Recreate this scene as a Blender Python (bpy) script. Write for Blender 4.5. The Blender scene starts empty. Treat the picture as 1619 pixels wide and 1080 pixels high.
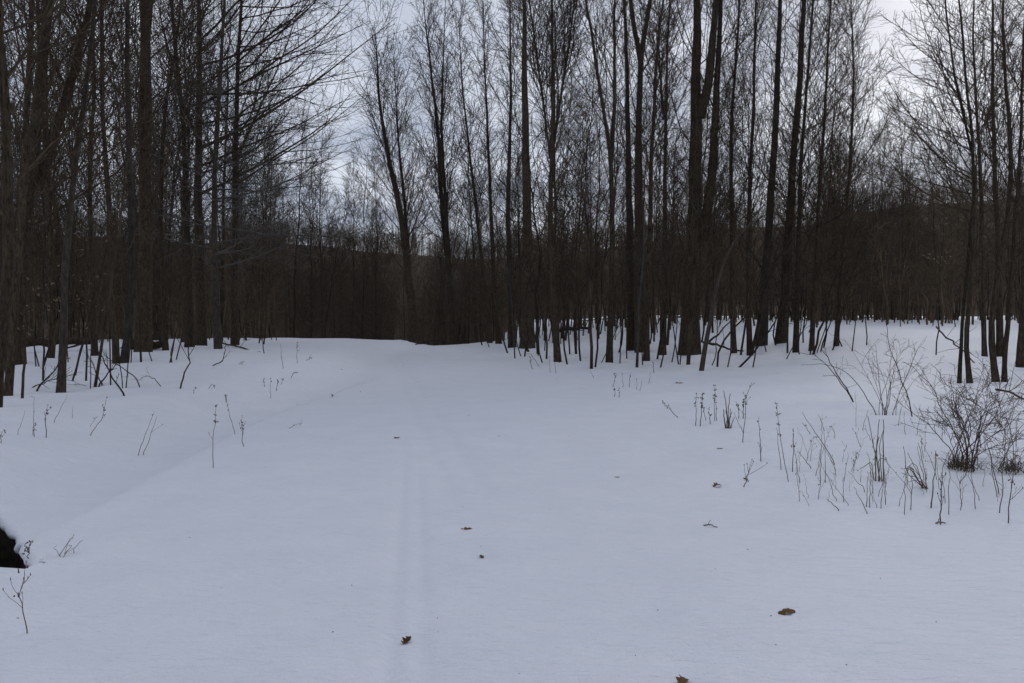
import bpy, math
import numpy as np
from mathutils import Vector

# ------------------------------------------------------------------ camera, sky, sun, exposure
scene = bpy.context.scene
col = scene.collection
PIX_F, PIX_CX, PIX_CY = 1250.0, 809.5, 540.0
EYE = 1.55
PITCH = math.atan(35.0 / PIX_F)

cam_data = bpy.data.cameras.new('camera')
cam_data.sensor_width = 36.0
cam_data.lens = 36.0 * PIX_F / 1619.0
cam_data.clip_start = 0.05
cam_data.clip_end = 3000.0
cam = bpy.data.objects.new('camera', cam_data)
col.objects.link(cam)
cam.location = (0, 0, EYE)
cam.rotation_euler = (math.pi / 2 - PITCH, 0, 0)
scene.camera = cam

SUN_ELEV, SUN_AZ = math.radians(27), math.radians(28)     # behind the clouds, ahead and to the right
world = bpy.data.worlds.new('World')
scene.world = world
world.use_nodes = True
wt = world.node_tree
wt.nodes.clear()
def wn(t, **k):
    n = wt.nodes.new(t)
    for a, b in k.items():
        setattr(n, a, b)
    return n
out = wn('ShaderNodeOutputWorld')
bg = wn('ShaderNodeBackground')
bg.inputs['Strength'].default_value = 0.1
sky = wn('ShaderNodeTexSky', sky_type='NISHITA', sun_disc=False)
sky.sun_elevation = SUN_ELEV
sky.sun_rotation = SUN_AZ
tc = wn('ShaderNodeTexCoord')
sep = wn('ShaderNodeSeparateXYZ')
addz = wn('ShaderNodeMath', operation='ADD'); addz.inputs[1].default_value = 0.22
absz = wn('ShaderNodeMath', operation='ABSOLUTE')
dx = wn('ShaderNodeMath', operation='DIVIDE'); dy = wn('ShaderNodeMath', operation='DIVIDE')
comb = wn('ShaderNodeCombineXYZ')
n1 = wn('ShaderNodeTexNoise'); n1.inputs['Scale'].default_value = 1.6; n1.inputs['Detail'].default_value = 6; n1.inputs['Roughness'].default_value = 0.55
n1.inputs['Distortion'].default_value = 0.4
ramp = wn('ShaderNodeValToRGB')
ramp.color_ramp.elements[0].position = 0.40
ramp.color_ramp.elements[0].color = (0.43, 0.48, 0.60, 1)
ramp.color_ramp.elements[1].position = 0.62
ramp.color_ramp.elements[1].color = (0.78, 0.82, 0.92, 1)
mul = wn('ShaderNodeVectorMath', operation='SCALE'); mul.inputs['Scale'].default_value = 10.0
mix = wn('ShaderNodeMix', data_type='RGBA'); mix.inputs['Factor'].default_value = 0.88
L = wt.links.new
L(tc.outputs['Generated'], sep.inputs[0])
L(sep.outputs['Z'], absz.inputs[0]); L(absz.outputs[0], addz.inputs[0])
L(sep.outputs['X'], dx.inputs[0]); L(addz.outputs[0], dx.inputs[1])
L(sep.outputs['Y'], dy.inputs[0]); L(addz.outputs[0], dy.inputs[1])
L(dx.outputs[0], comb.inputs['X']); L(dy.outputs[0], comb.inputs['Y'])
L(comb.outputs[0], n1.inputs['Vector'])
L(n1.outputs['Fac'], ramp.inputs['Fac'])
L(ramp.outputs['Color'], mul.inputs[0])
L(sky.outputs['Color'], mix.inputs['A']); L(mul.outputs['Vector'], mix.inputs['B'])
L(mix.outputs['Result'], bg.inputs['Color'])
L(bg.outputs[0], out.inputs['Surface'])

sun_data = bpy.data.lights.new('sun', 'SUN')
sun_data.energy = 0.9
sun_data.angle = math.radians(25)
sun_data.color = (1.0, 0.96, 0.92)
sun = bpy.data.objects.new('sun', sun_data)
col.objects.link(sun)
sd = Vector((math.sin(SUN_AZ) * math.cos(SUN_ELEV), math.cos(SUN_AZ) * math.cos(SUN_ELEV), math.sin(SUN_ELEV)))
sun.rotation_euler = sd.to_track_quat('Z', 'Y').to_euler()

vs = scene.view_settings
vs.view_transform = 'Standard'
vs.look = 'None'
vs.exposure = 0.0
vs.gamma = 1.0
vs.use_curve_mapping = False
scene.cycles.max_bounces = 5
scene.cycles.diffuse_bounces = 3
scene.cycles.glossy_bounces = 2
scene.cycles.use_denoising = True

# ------------------------------------------------------------------ helpers
rng = np.random.default_rng(7)

def smooth(a, lo, hi):
    t = np.clip((np.asarray(a, float) - lo) / (hi - lo), 0, 1)
    return t * t * (3 - 2 * t)

_W = rng.random((64, 4))
def waves(x, y, scale, n=10, seed=0):
    r = np.random.default_rng(1000 + seed)
    o = 0
    for _ in range(n):
        a = r.random() * 6.283
        k = (0.6 + 1.4 * r.random()) / scale
        o = o + np.sin((x * math.cos(a) + y * math.sin(a)) * k * 6.283 + r.random() * 6.283)
    return o / math.sqrt(n)

def trail_x(y):
    return -1.0 - 0.115 * y

def height(x, y):
    """the snow surface; zero on the trail, dropping to a valley past the crest, rising gently into the wood on one side"""
    x = np.asarray(x, float); y = np.asarray(y, float)
    d = x - trail_x(y)
    rside = smooth(d, 3.5, 14)
    h = 0.0185 * np.clip(y - 22, 0, 90) * rside
    h = h + 0.85 * smooth(x, 6, 17) * smooth(y, 17, 36) * (1 - 0.4 * smooth(y, 50, 80))
    # past the crest the trail and the other side fall away
    drop = np.clip(y - (43 + 9 * smooth(d, 0, 7)), 0, 60)
    h = h - 0.0042 * drop ** 2 * (1 - smooth(d, 5, 16)) * (1 - smooth(drop, 45, 200))
    # the trail side bank and the ditch beside it
    e = -3.55 + 0.25 * np.sin(y * 0.35)
    near = 1 - smooth(y, 14, 24)
    h = h - 0.31 * (smooth(-(x - e), 0.0, 0.75)) * near
    h = h + (0.50 * smooth(-(x - e), 0.85, 3.0)) * (1 - 0.4 * smooth(y, 25, 60))
    h = h + 0.05 * smooth(-d, 3, 9) * smooth(y, 20, 40)
    # drifts
    off = smooth(np.abs(d), 1.5, 5)
    h = h + waves(x, y, 9.0, 9, 1) * 0.030 * (0.35 + off)
    h = h + waves(x, y, 3.2, 9, 2) * 0.016 * (0.25 + off) + waves(x, y, 1.1, 8, 3) * 0.0034 + waves(x * .55, y * 1.3, .45, 8, 4) * 0.0012
    # old ski track, half blown in, and an older one swinging up the trail
    tx = -0.05 - 0.122 * y
    f1 = 1 - smooth(y, 6.0, 12.5)
    for o, dep in ((-0.075, 0.018), (0.075, 0.014)):
        h = h - dep * np.exp(-((x - tx - o) / 0.055) ** 2) * f1
    h = h - 0.012 * np.exp(-((x - tx) / 0.28) ** 2) * f1
    t2 = -0.43 - 0.178 * (y - 7.3)
    f2 = smooth(y, 6.2, 8.5) * (1 - smooth(y, 30, 42))
    for o, dep in ((-0.16, 0.020), (0.16, 0.018)):
        h = h - dep * np.exp(-((x - t2 - o) / 0.12) ** 2) * f2
    h = h - 0.020 * np.exp(-((x - t2) / 0.38) ** 2) * f2
    # drift ridges near the crest
    for (cx, cy, rx, ry, a) in ((-3.9, 39, 1.6, .9, .22), (-2.6, 34, 1.5, .8, .10), (-1.6, 32, 1.5, .7, .10), (-9.5, 43, 2.2, 1.2, .12), (-12.5, 43.5, 2.0, 1.2, .14), (-15.5, 44, 1.8, 1, .10), (5.4, 11.2, 1.1, .7, .13), (4.2, 9.4, .9, .5, .07), (6.6, 13.5, 1.4, .9, .12), (3.2, 15.5, 1.6, .8, .08), (7.5, 17.5, 2.0, 1.0, .14)):
        h = h + a * np.exp(-((x - cx) / rx) ** 2 - ((y - cy) / ry) ** 2)
    for (cx, cy, rx, ry, a) in ((-2.1, 31.0, 1.0, .35, .12), (-0.9, 29.6, .9, .3, .10)):
        h = h - a * np.exp(-((x - cx) / rx) ** 2 - ((y - cy) / ry) ** 2)
    return h

def ridge(u):
    """hill crest height against direction x/y"""
    px = PIX_CX + np.asarray(u, float) * PIX_F
    row = np.interp(px, [-900, 0, 300, 520, 650, 740, 880, 1000, 1200, 1350, 1480, 1619, 2500],
                    [300, 345, 362, 368, 384, 393, 382, 367, 340, 322, 303, 288, 240])
    return (505 - row) / PIX_F * 225.0 + EYE

def hill_height(x, y):
    x = np.asarray(x, float); y = np.asarray(y, float)
    u = np.clip(x / np.maximum(y, 40.0), -1.2, 1.2)
    base = height(x, np.full_like(y, 92.0)) - 0.35 + waves(x, y, 16, 8, 12) * 0.4 * (1 - smooth(y, 105, 135))
    top = ridge(u) - 3.4
    s = smooth(y, 92, 235)
    return base * (1 - s) + top * s - 9 * smooth(y, 245, 420) + waves(x, y, 60, 8, 9) * 0.8 * smooth(y, 100, 150)

CAM = np.array([0.0, 0.0, EYE])
FW = np.array([0, math.cos(PITCH), -math.sin(PITCH)])
UP = np.array([0, math.sin(PITCH), math.cos(PITCH)])
def ray(px, py):
    return FW + np.array([1.0, 0, 0]) * ((px - PIX_CX) / PIX_F) + UP * ((PIX_CY - py) / PIX_F)
def at(px, py, Y):
    d = ray(px, py)
    return CAM + d * (Y / d[1])
_T = np.concatenate([np.arange(2.2, 20, 0.02), np.arange(20, 92, 0.06)])
def ground(px, py):
    d = ray(px, py)
    p = CAM[None] + d[None] * (_T / d[1])[:, None]
    below = p[:, 2] - height(p[:, 0], p[:, 1])
    k = np.argmax(below < 0) if (below < 0).any() else np.argmin(below)
    q = p[k]
    return np.array([q[0], q[1], float(height(q[0], q[1]))])

def norm(v):
    return v / np.maximum(np.linalg.norm(v, axis=-1, keepdims=True), 1e-9)

def tubes(P, R, sides):
    """P (M,n,3), R (M,n) -> verts, quads"""
    M, n, _ = P.shape
    T = np.empty_like(P)
    T[:, 1:-1] = P[:, 2:] - P[:, :-2]; T[:, 0] = P[:, 1] - P[:, 0]; T[:, -1] = P[:, -1] - P[:, -2]
    T = norm(T)
    ch = norm(P[:, -1] - P[:, 0])
    a = np.where(np.abs(ch[:, 2:3]) < 0.85, np.array([[0, 0, 1.0]]), np.array([[1.0, 0, 0]]))
    ref = np.cross(ch, a)[:, None, :]
    U = norm(ref - (ref * T).sum(-1, keepdims=True) * T)
    V = np.cross(T, U)
    th = np.arange(sides) * (2 * math.pi / sides)
    ring = U[:, :, None, :] * np.cos(th)[None, None, :, None] + V[:, :, None, :] * np.sin(th)[None, None, :, None]
    Rr = R[:, :, None, None] if R.ndim == 2 else R[:, :, :, None]
    verts = (P[:, :, None, :] + ring * Rr).reshape(-1, 3)
    m = np.arange(M)[:, None, None] * (n * sides)
    i = np.arange(n - 1)[None, :, None] * sides
    j = np.arange(sides)[None, None, :]
    j2 = (j + 1) % sides
    q = np.stack([m + i + j, m + i + j2, m + i + sides + j2, m + i + sides + j], -1).reshape(-1, 4)
    return verts, q

def merge(parts):
    vs_, qs, o = [], [], 0
    for v, q in parts:
        vs_.append(v); qs.append(q + o); o += len(v)
    return np.concatenate(vs_), np.concatenate(qs)

def mesh_from(name, v, q, mats, smooth_shade=True, mi=None):
    """quads (or triangles) to a mesh"""
    me = bpy.data.meshes.new(name)
    k = q.shape[1]
    me.vertices.add(len(v)); me.vertices.foreach_set('co', np.ascontiguousarray(v, np.float32).ravel())
    me.loops.add(q.size); me.loops.foreach_set('vertex_index', np.ascontiguousarray(q, np.int32).ravel())
    me.polygons.add(len(q)); me.polygons.foreach_set('loop_start', np.arange(0, q.size, k, dtype=np.int32))
    me.polygons.foreach_set('use_smooth', np.full(len(q), smooth_shade))
    if mi is not None:
        me.polygons.foreach_set('material_index', np.ascontiguousarray(mi, np.int32))
    for m in (mats if isinstance(mats, (list, tuple)) else [mats]):
        me.materials.append(m)
    me.update(calc_edges=True)
    return me

def link(name, data, parent=None, loc=None):
    o = bpy.data.objects.new(name, data)
    col.objects.link(o)
    if parent is not None:
        o.parent = parent
    if loc is not None:
        o.location = loc
    return o

def tag(o, label=None, cat=None, group=None, kind=None):
    if label: o['label'] = label
    if cat: o['category'] = cat
    if group: o['group'] = group
    if kind: o['kind'] = kind
    return o

# ------------------------------------------------------------------ materials
def material(name, rough=0.85, spec=0.3):
    m = bpy.data.materials.new(name)
    m.use_nodes = True
    b = m.node_tree.nodes['Principled BSDF']
    b.inputs['Roughness'].default_value = rough
    b.inputs['Specular IOR Level'].default_value = spec
    return m, m.node_tree, b

def bark(name, c1, c2, zs=0.3, scale=24, bump=0.7, c3=None):
    m, t, b = material(name, 0.92, 0.12)
    co = t.nodes.new('ShaderNodeTexCoord')
    mp = t.nodes.new('ShaderNodeMapping'); mp.inputs['Scale'].default_value = (1, 1, zs)
    nz = t.nodes.new('ShaderNodeTexNoise'); nz.inputs['Scale'].default_value = scale; nz.inputs['Detail'].default_value = 5; nz.inputs['Roughness'].default_value = 0.62
    n2 = t.nodes.new('ShaderNodeTexNoise'); n2.inputs['Scale'].default_value = 0.9; n2.inputs['Detail'].default_value = 3
    r = t.nodes.new('ShaderNodeValToRGB')
    r.color_ramp.elements[0].position = 0.36; r.color_ramp.elements[0].color = (*c1, 1)
    r.color_ramp.elements[1].position = 0.68; r.color_ramp.elements[1].color = (*c2, 1)
    info = t.nodes.new('ShaderNodeObjectInfo')
    hsv = t.nodes.new('ShaderNodeHueSaturation')
    mr = t.nodes.new('ShaderNodeMapRange'); mr.inputs['To Min'].default_value = 0.75; mr.inputs['To Max'].default_value = 1.3
    mx = t.nodes.new('ShaderNodeMix'); mx.data_type = 'RGBA'
    lr = t.nodes.new('ShaderNodeValToRGB'); lr.color_ramp.elements[0].position = 0.55; lr.color_ramp.elements[1].position = 0.75
    mx.inputs['B'].default_value = (*(c3 or tuple(x * 1.25 for x in c2)), 1)
    bp = t.nodes.new('ShaderNodeBump'); bp.inputs['Strength'].default_value = bump; bp.inputs['Distance'].default_value = 0.02
    k = t.links.new
    k(co.outputs['Object'], mp.inputs[0]); k(mp.outputs[0], nz.inputs['Vector']); k(co.outputs['Object'], n2.inputs['Vector'])
    k(nz.outputs['Fac'], r.inputs['Fac']); k(n2.outputs['Fac'], lr.inputs['Fac'])
    k(r.outputs['Color'], mx.inputs['A']); k(lr.outputs['Color'], mx.inputs['Factor'])
    k(info.outputs['Random'], mr.inputs['Value']); k(mr.outputs[0], hsv.inputs['Value'])
    k(mx.outputs['Result'], hsv.inputs['Color']); k(hsv.outputs[0], b.inputs['Base Color'])
    k(nz.outputs['Fac'], bp.inputs['Height']); k(bp.outputs[0], b.inputs['Normal'])
    return m

M_BARK = bark('dark_furrowed_bark', (0.017, 0.0125, 0.008), (0.072, 0.053, 0.034), c3=(0.072, 0.064, 0.046))
M_GREY = bark('grey_smooth_bark', (0.028, 0.025, 0.022), (0.064, 0.058, 0.052), zs=0.6, scale=9, bump=0.25)
M_YOUNG = bark('young_bark', (0.026, 0.021, 0.016), (0.070, 0.057, 0.043), zs=0.4, scale=18, bump=0.3)
M_TWIG = bark('twig_bark', (0.031, 0.0225, 0.0145), (0.082, 0.060, 0.038), zs=1, scale=6, bump=0)
M_PALETWIG = bark('pale_twig_bark', (0.075, 0.068, 0.061), (0.14, 0.128, 0.115), zs=1, scale=6, bump=0)
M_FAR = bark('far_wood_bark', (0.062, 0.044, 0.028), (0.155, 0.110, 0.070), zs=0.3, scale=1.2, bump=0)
M_BRUSH = bark('brown_brush', (0.044, 0.031, 0.019), (0.118, 0.083, 0.051), zs=0.4, scale=8, bump=0)
M_STALK = bark('dry_stalk', (0.052, 0.038, 0.027), (0.17, 0.125, 0.085), zs=0.5, scale=40, bump=0.1)
M_SHRUB = bark('brown_shrub_stem', (0.034, 0.022, 0.015), (0.105, 0.068, 0.045), zs=0.5, scale=30, bump=0.1)
M_STRAW = bark('straw', (0.16, 0.13, 0.075), (0.30, 0.25, 0.15), zs=0.5, scale=40, bump=0.1)
M_REDCANE = bark('reddish_cane', (0.06, 0.028, 0.022), (0.13, 0.065, 0.05), zs=0.5, scale=40, bump=0.1)
M_LEAF = bark('dead_oak_leaf', (0.050, 0.028, 0.014), (0.20, 0.112, 0.052), zs=1, scale=45, bump=0.4)
M_TANLEAF = bark('tan_beech_leaf', (0.16, 0.125, 0.075), (0.27, 0.22, 0.13), zs=1, scale=20, bump=0.1)
M_SOIL = bark('wet_soil', (0.010, 0.008, 0.006), (0.040, 0.032, 0.024), zs=1, scale=9, bump=0.8)

def snow_material():
    m, t, b = material('snow', 0.62, 0.25)
    co = t.nodes.new('ShaderNodeTexCoord')
    k = t.links.new
    na = t.nodes.new('ShaderNodeTexNoise'); na.inputs['Scale'].default_value = 1.6; na.inputs['Detail'].default_value = 9; na.inputs['Roughness'].default_value = 0.65
    ra = t.nodes.new('ShaderNodeValToRGB')
    ra.color_ramp.elements[0].position = 0.3; ra.color_ramp.elements[0].color = (0.65, 0.668, 0.72, 1)
    ra.color_ramp.elements[1].position = 0.7; ra.color_ramp.elements[1].color = (0.70, 0.714, 0.76, 1)
    mp = t.nodes.new('ShaderNodeMapping'); mp.inputs['Scale'].default_value = (0.45, 1.5, 1)
    nb = t.nodes.new('ShaderNodeTexNoise'); nb.inputs['Scale'].default_value = 9; nb.inputs['Detail'].default_value = 4; nb.inputs['Roughness'].default_value = 0.6
    nc = t.nodes.new('ShaderNodeTexNoise'); nc.inputs['Scale'].default_value = 70; nc.inputs['Detail'].default_value = 3
    b1 = t.nodes.new('ShaderNodeBump'); b1.inputs['Strength'].default_value = 1.0; b1.inputs['Distance'].default_value = 0.034
    b2 = t.nodes.new('ShaderNodeBump'); b2.inputs['Strength'].default_value = 0.6; b2.inputs['Distance'].default_value = 0.008
    # specks of bark and seeds blown over the snow
    ns = t.nodes.new('ShaderNodeTexVoronoi'); ns.inputs['Scale'].default_value = 2.3
    k(co.outputs['Object'], na.inputs['Vector']); k(na.outputs['Fac'], ra.inputs['Fac'])
    k(co.outputs['Object'], mp.inputs[0]); k(mp.outputs[0], nb.inputs['Vector']); k(co.outputs['Object'], nc.inputs['Vector'])
    k(nb.outputs['Fac'], b1.inputs['Height']); k(nc.outputs['Fac'], b2.inputs['Height']); k(b1.outputs[0], b2.inputs['Normal'])
    k(b2.outputs[0], b.inputs['Normal']); k(ra.outputs['Color'], b.inputs['Base Color'])
    t.nodes.remove(ns)
    return m
M_SNOW = snow_material()

def litter_material():
    m, t, b = material('leaf_litter_and_brush', 0.95, 0.05)
    co = t.nodes.new('ShaderNodeTexCoord')
    na = t.nodes.new('ShaderNodeTexNoise'); na.inputs['Scale'].default_value = 0.35; na.inputs['Detail'].default_value = 8; na.inputs['Roughness'].default_value = 0.7
    ra = t.nodes.new('ShaderNodeValToRGB')
    ra.color_ramp.elements[0].position = 0.35; ra.color_ramp.elements[0].color = (0.030, 0.0215, 0.0135, 1)
    ra.color_ramp.elements[1].position = 0.7; ra.color_ramp.elements[1].color = (0.066, 0.047, 0.030, 1)
    t.links.new(co.outputs['Object'], na.inputs['Vector']); t.links.new(na.outputs['Fac'], ra.inputs['Fac'])
    t.links.new(ra.outputs['Color'], b.inputs['Base Color'])
    return m
M_LITTER = litter_material()

# ------------------------------------------------------------------ ground: snow sheet, ditch, hill
HOLE = np.array([ground(px, py)[:2] for px, py in ((-150, 745), (-60, 775), (0, 815), (18, 828), (36, 845), (50, 866), (64, 893), (40, 903), (0, 905), (-60, 906), (-150, 908))])
def inside(x, y, poly):
    c = np.zeros(np.shape(x), bool)
    n = len(poly)
    for i in range(n):
        (x1, y1), (x2, y2) = poly[i], poly[(i + 1) % n]
        cond = ((y1 > y) != (y2 > y)) & (x < (x2 - x1) * (y - y1) / (y2 - y1 + 1e-12) + x1)
        c ^= cond
    return c

def build_ground():
    ys = [-8.0]
    while ys[-1] < 116:
        y = ys[-1]
        ys.append(y + (0.25 if y < 2.6 else 0.055 if y < 8.5 else 0.055 * (y / 8.5) ** 1.5))
    xh = [0.0]
    while xh[-1] < 260:
        x = xh[-1]
        xh.append(x + (0.055 if x < 4.5 else 0.055 * (x / 4.5) ** 1.6))
    xs = np.array([-v for v in xh[:0:-1]] + xh)
    xs = np.concatenate([xs[xs < -2.2], np.arange(-2.2, 0.3, 0.03), xs[xs > 0.31]])
    ys = np.array(ys)
    X, Y = np.meshgrid(xs, ys)
    Z = height(X, Y)
    v = np.stack([X, Y, Z], -1).reshape(-1, 3)
    nx, ny = len(xs), len(ys)
    i = np.arange(ny - 1)[:, None] * nx + np.arange(nx - 1)[None]
    q = np.stack([i, i + 1, i + nx + 1, i + nx], -1).reshape(-1, 4)
    c = v[q].mean(1)
    q = q[~inside(c[:, 0], c[:, 1], HOLE)]
    o = link('snow_ground', mesh_from('snow_ground', v, q, M_SNOW))
    tag(o, kind='structure')
    # rounded lip of snow round the hollow
    n = 90
    P = np.concatenate([HOLE, HOLE[:1]])
    s = np.concatenate([[0], np.cumsum(np.linalg.norm(np.diff(P, axis=0), axis=1))])
    ss = np.linspace(0, s[-1], n)
    ring = np.stack([np.interp(ss, s, P[:, 0]), np.interp(ss, s, P[:, 1])], -1)
    z = height(ring[:, 0], ring[:, 1]) - 0.034
    rr = 0.045 + 0.008 * np.sin(ss * 9) + 0.006 * np.sin(ss * 23 + 1)
    pts = np.concatenate([ring, z[:, None]], 1)
    T = np.gradient(pts, axis=0); T[:, 2] = 0; T = norm(T)
    N = np.stack([T[:, 1], -T[:, 0], 0 * T[:, 0]], -1)
    th = np.arange(10) * 2 * math.pi / 10
    vv = pts[:, None] + N[:, None] * (np.cos(th)[None, :, None] * rr[:, None, None] * 1.35) + np.array([0, 0, 1.0]) * (np.sin(th)[None, :, None] * rr[:, None, None])
    ii = np.arange(n - 1)[:, None] * 10 + np.arange(10)[None]
    jj = np.arange(n - 1)[:, None] * 10 + (np.arange(10)[None] + 1) % 10
    q = np.stack([ii, jj, jj + 10, ii + 10], -1).reshape(-1, 4)
    link('snow_lip', mesh_from('snow_lip', vv.reshape(-1, 3), q, M_SNOW), o)
    # the dark hollow below
    cen = HOLE.mean(0)
    rows = []
    for k, (sc, dz) in enumerate(((1.04, -0.03), (1.03, -0.18), (1.0, -0.38), (0.92, -0.6), (0.6, -0.78), (0.05, -0.84))):
        p = cen + (ring - cen) * sc
        zz = height(ring[:, 0], ring[:, 1]) + dz + 0.02 * np.sin(ss * 17 + k * 2)
        nn = 0.025 * np.sin(ss * 31 + k) * (k > 0)
        rows.append(np.stack([p[:, 0] + nn, p[:, 1] + nn, zz], -1))
    vv = np.stack(rows)
    m = len(rows)
    ii = np.arange(m - 1)[:, None] * n + np.arange(n - 1)[None]
    q = np.stack([ii, ii + 1, ii + n + 1, ii + n], -1).reshape(-1, 4)
    d = link('ditch', mesh_from('ditch', vv.reshape(-1, 3), q, M_SOIL))
    tag(d, kind='structure')
    # hill
    xs = np.linspace(-420, 420, 150); ys = np.concatenate([np.linspace(88, 250, 80), np.linspace(256, 460, 20)])
    X, Y = np.meshgrid(xs, ys)
    Z = hill_height(X, Y)
    v = np.stack([X, Y, Z], -1).reshape(-1, 3)
    nx, ny = len(xs), len(ys)
    i = np.arange(ny - 1)[:, None] * nx + np.arange(nx - 1)[None]
    q = np.stack([i, i + 1, i + nx + 1, i + nx], -1).reshape(-1, 4)
    tag(link('hill', mesh_from('hill', v, q, M_LITTER)), kind='structure')
build_ground()

# ------------------------------------------------------------------ tree growing
def spawn(P, R, Ln, K, t0, t1, ang, sd, lf, n, trop, wob, rg, rmin, taper=0.65, rk=0.0062, side=None):
    M, N, _ = P.shape
    t = t0 + (t1 - t0) * (np.arange(K)[None] + rg.random((M, K))) / K
    x = t * (N - 1)
    i = np.clip(x.astype(int), 0, N - 2); f = (x - i)[..., None]
    m = np.arange(M)[:, None]
    pos = P[m, i] * (1 - f) + P[m, i + 1] * f
    T = norm(P[m, i + 1] - P[m, i])
    r = R[m, i] * (1 - f[..., 0]) + R[m, i + 1] * f[..., 0]
    az = rg.random((M, 1)) * 6.283 + np.arange(K)[None] * 2.4 + rg.normal(0, 0.6, (M, K))
    a = np.where(np.abs(T[..., 2:3]) < 0.9, np.array([0, 0, 1.0]), np.array([1.0, 0, 0]))
    U = norm(np.cross(T, a)); V = np.cross(T, U)
    if side is not None:                       # crowd the branches towards one side (the open, lit side)
        sdv = np.asarray(side, float)
        want = np.arctan2((V * sdv).sum(-1), (U * sdv).sum(-1))
        az = want + rg.normal(0, 0.75, (M, K))
    an = np.clip(rg.normal(ang, sd, (M, K)), 0.12, 1.75)
    D = np.cos(an)[..., None] * T + np.sin(an)[..., None] * (np.cos(az)[..., None] * U + np.sin(az)[..., None] * V)
    tn = (t - t0) / max(t1 - t0, 1e-6)
    le = Ln[:, None] * lf * (1 - taper * tn) * (0.55 + 0.8 * rg.random((M, K)))
    C = M * K
    D = D.reshape(C, 3); p = pos.reshape(C, 3); le = le.reshape(C); r = r.reshape(C)
    out_ = np.empty((C, n, 3)); out_[:, 0] = p
    st = (le / (n - 1))[:, None]
    for s in range(1, n):
        D = norm(D + rg.normal(0, wob, (C, 3)) + np.array([0, 0, trop]))
        p = p + D * st
        out_[:, s] = p
    r0 = np.minimum(r * 0.62, np.maximum(le * rk, rmin * 1.25))
    r0 = np.maximum(r0, rmin)
    Rr = r0[:, None] + (np.minimum(rmin, r0) - r0)[:, None] * np.linspace(0, 1, n)[None]
    return out_, Rr, le

def grow_crown(stems, rg, k1, t0, t1, l1, ang, k2=9, k3=4, rmin=0.0042, trop=0.10, side=None, extra=None, wob=0.075, l2=0.48, l3=0.5):
    """stems: list of (P, R) -> crown mesh arrays"""
    parts = []
    for P, R, share in stems:
        Ln = np.array([l1])
        K = max(2, int(k1 * share * 1.3))
        a, ra, la = spawn(P[None], R[None], Ln, K, t0 * 0.85, t1, ang, 0.22, 1.0, 9, trop, wob, rg, rmin * 1.6, taper=0.55, side=side)
        sets = [(a, ra, la)]
        if extra is not None:
            for (e0, e1, ek, el, ea, et, es) in extra:
                b, rb, lb = spawn(P[None], R[None], np.array([el]), ek, e0, e1, ea, 0.14, 1.0, 9, et, 0.06, rg, rmin * 1.6, taper=0.35, rk=0.008, side=es)
                sets.append((b, rb, lb))
        for (a, ra, la) in sets:
            parts.append(tubes(a, ra, 3))
            b, rb, lb = spawn(a, ra, la, k2, 0.10, 0.97, 0.72, 0.2, l2, 4, trop * 0.8, wob * 1.2, rg, rmin, taper=0.55)
            parts.append(tubes(b, rb, 3))
            if k3:
                c, rc, lc = spawn(b, rb, lb, k3, 0.2, 0.98, 0.7, 0.22, l3, 2, trop * 0.8, wob * 1.3, rg, rmin * 0.75, taper=0.4)
                parts.append(tubes(c, rc, 3))
    return merge(parts)

def stem_path(pts, H, rg, n=26, wob=0.018):
    """polyline of world points, carried on upward to height H"""
    pts = [np.array(p, float) for p in pts]
    while pts[-1][2] < H - 0.4:
        d = norm(pts[-1] - pts[-2])
        d = norm(d * 0.8 + np.array([0, 0, 0.35]) + rg.normal(0, 0.05, 3))
        pts.append(pts[-1] + d * min(2.5, max(0.5, H - pts[-1][2])))
    P = np.array(pts)
    s = np.concatenate([[0], np.cumsum(np.linalg.norm(np.diff(P, axis=0), axis=1))])
    ss = np.linspace(0, s[-1], n)
    Q = np.stack([np.interp(ss, s, P[:, k]) for k in range(3)], -1)
    for _ in range(2):
        Q[1:-1] = 0.25 * Q[:-2] + 0.5 * Q[1:-1] + 0.25 * Q[2:]
    w = rg.normal(0, wob, (n, 3)); w[0] = 0; w[:, 2] = 0
    w = (w + np.roll(w, 1, 0)) / 2; w[0] = 0
    return Q + w

def trunk_tubes(paths, rg, sides=10):
    parts = []
    for k, (P, R) in enumerate(paths):
        n = len(P)
        sides_k = sides if k == 0 else max(7, sides - 3)
        RR = R[:, None] * (1 + 0.06 * rg.normal(size=(n, sides_k)))
        if k == 0:
            # buttress swelling at the foot
            z = P[:, 2] - P[0, 2]
            fl = np.exp(-np.clip(z, 0, None) / (R[0] * 2.2))
            lob = 1 + 0.16 * np.sin(np.arange(sides_k) * 2 * math.pi * 3 / sides_k + rg.random() * 6)
            RR = RR * (1 + fl[:, None] * 0.24 * lob[None])
        parts.append(tubes(P[None], RR[None], sides_k))
    return merge(parts)

def taper(P, r0, r1):
    s = np.concatenate([[0], np.cumsum(np.linalg.norm(np.diff(P, axis=0), axis=1))]); s /= s[-1]
    return r0 + (r1 - r0) * s ** 0.9

def tree_object(name, label, base, paths, crown, mat_trunk, mat_twig, cat='tree', group=None, rg=None, sides=10):
    root = link(name, None, loc=Vector(base))
    tag(root, label, cat, group)
    v, q = trunk_tubes(paths, rg, sides)
    link('trunk', mesh_from('trunk', v, q, mat_trunk), root)
    v, q = crown
    link('crown', mesh_from('crown', v, q, mat_twig), root)
    return root

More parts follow.
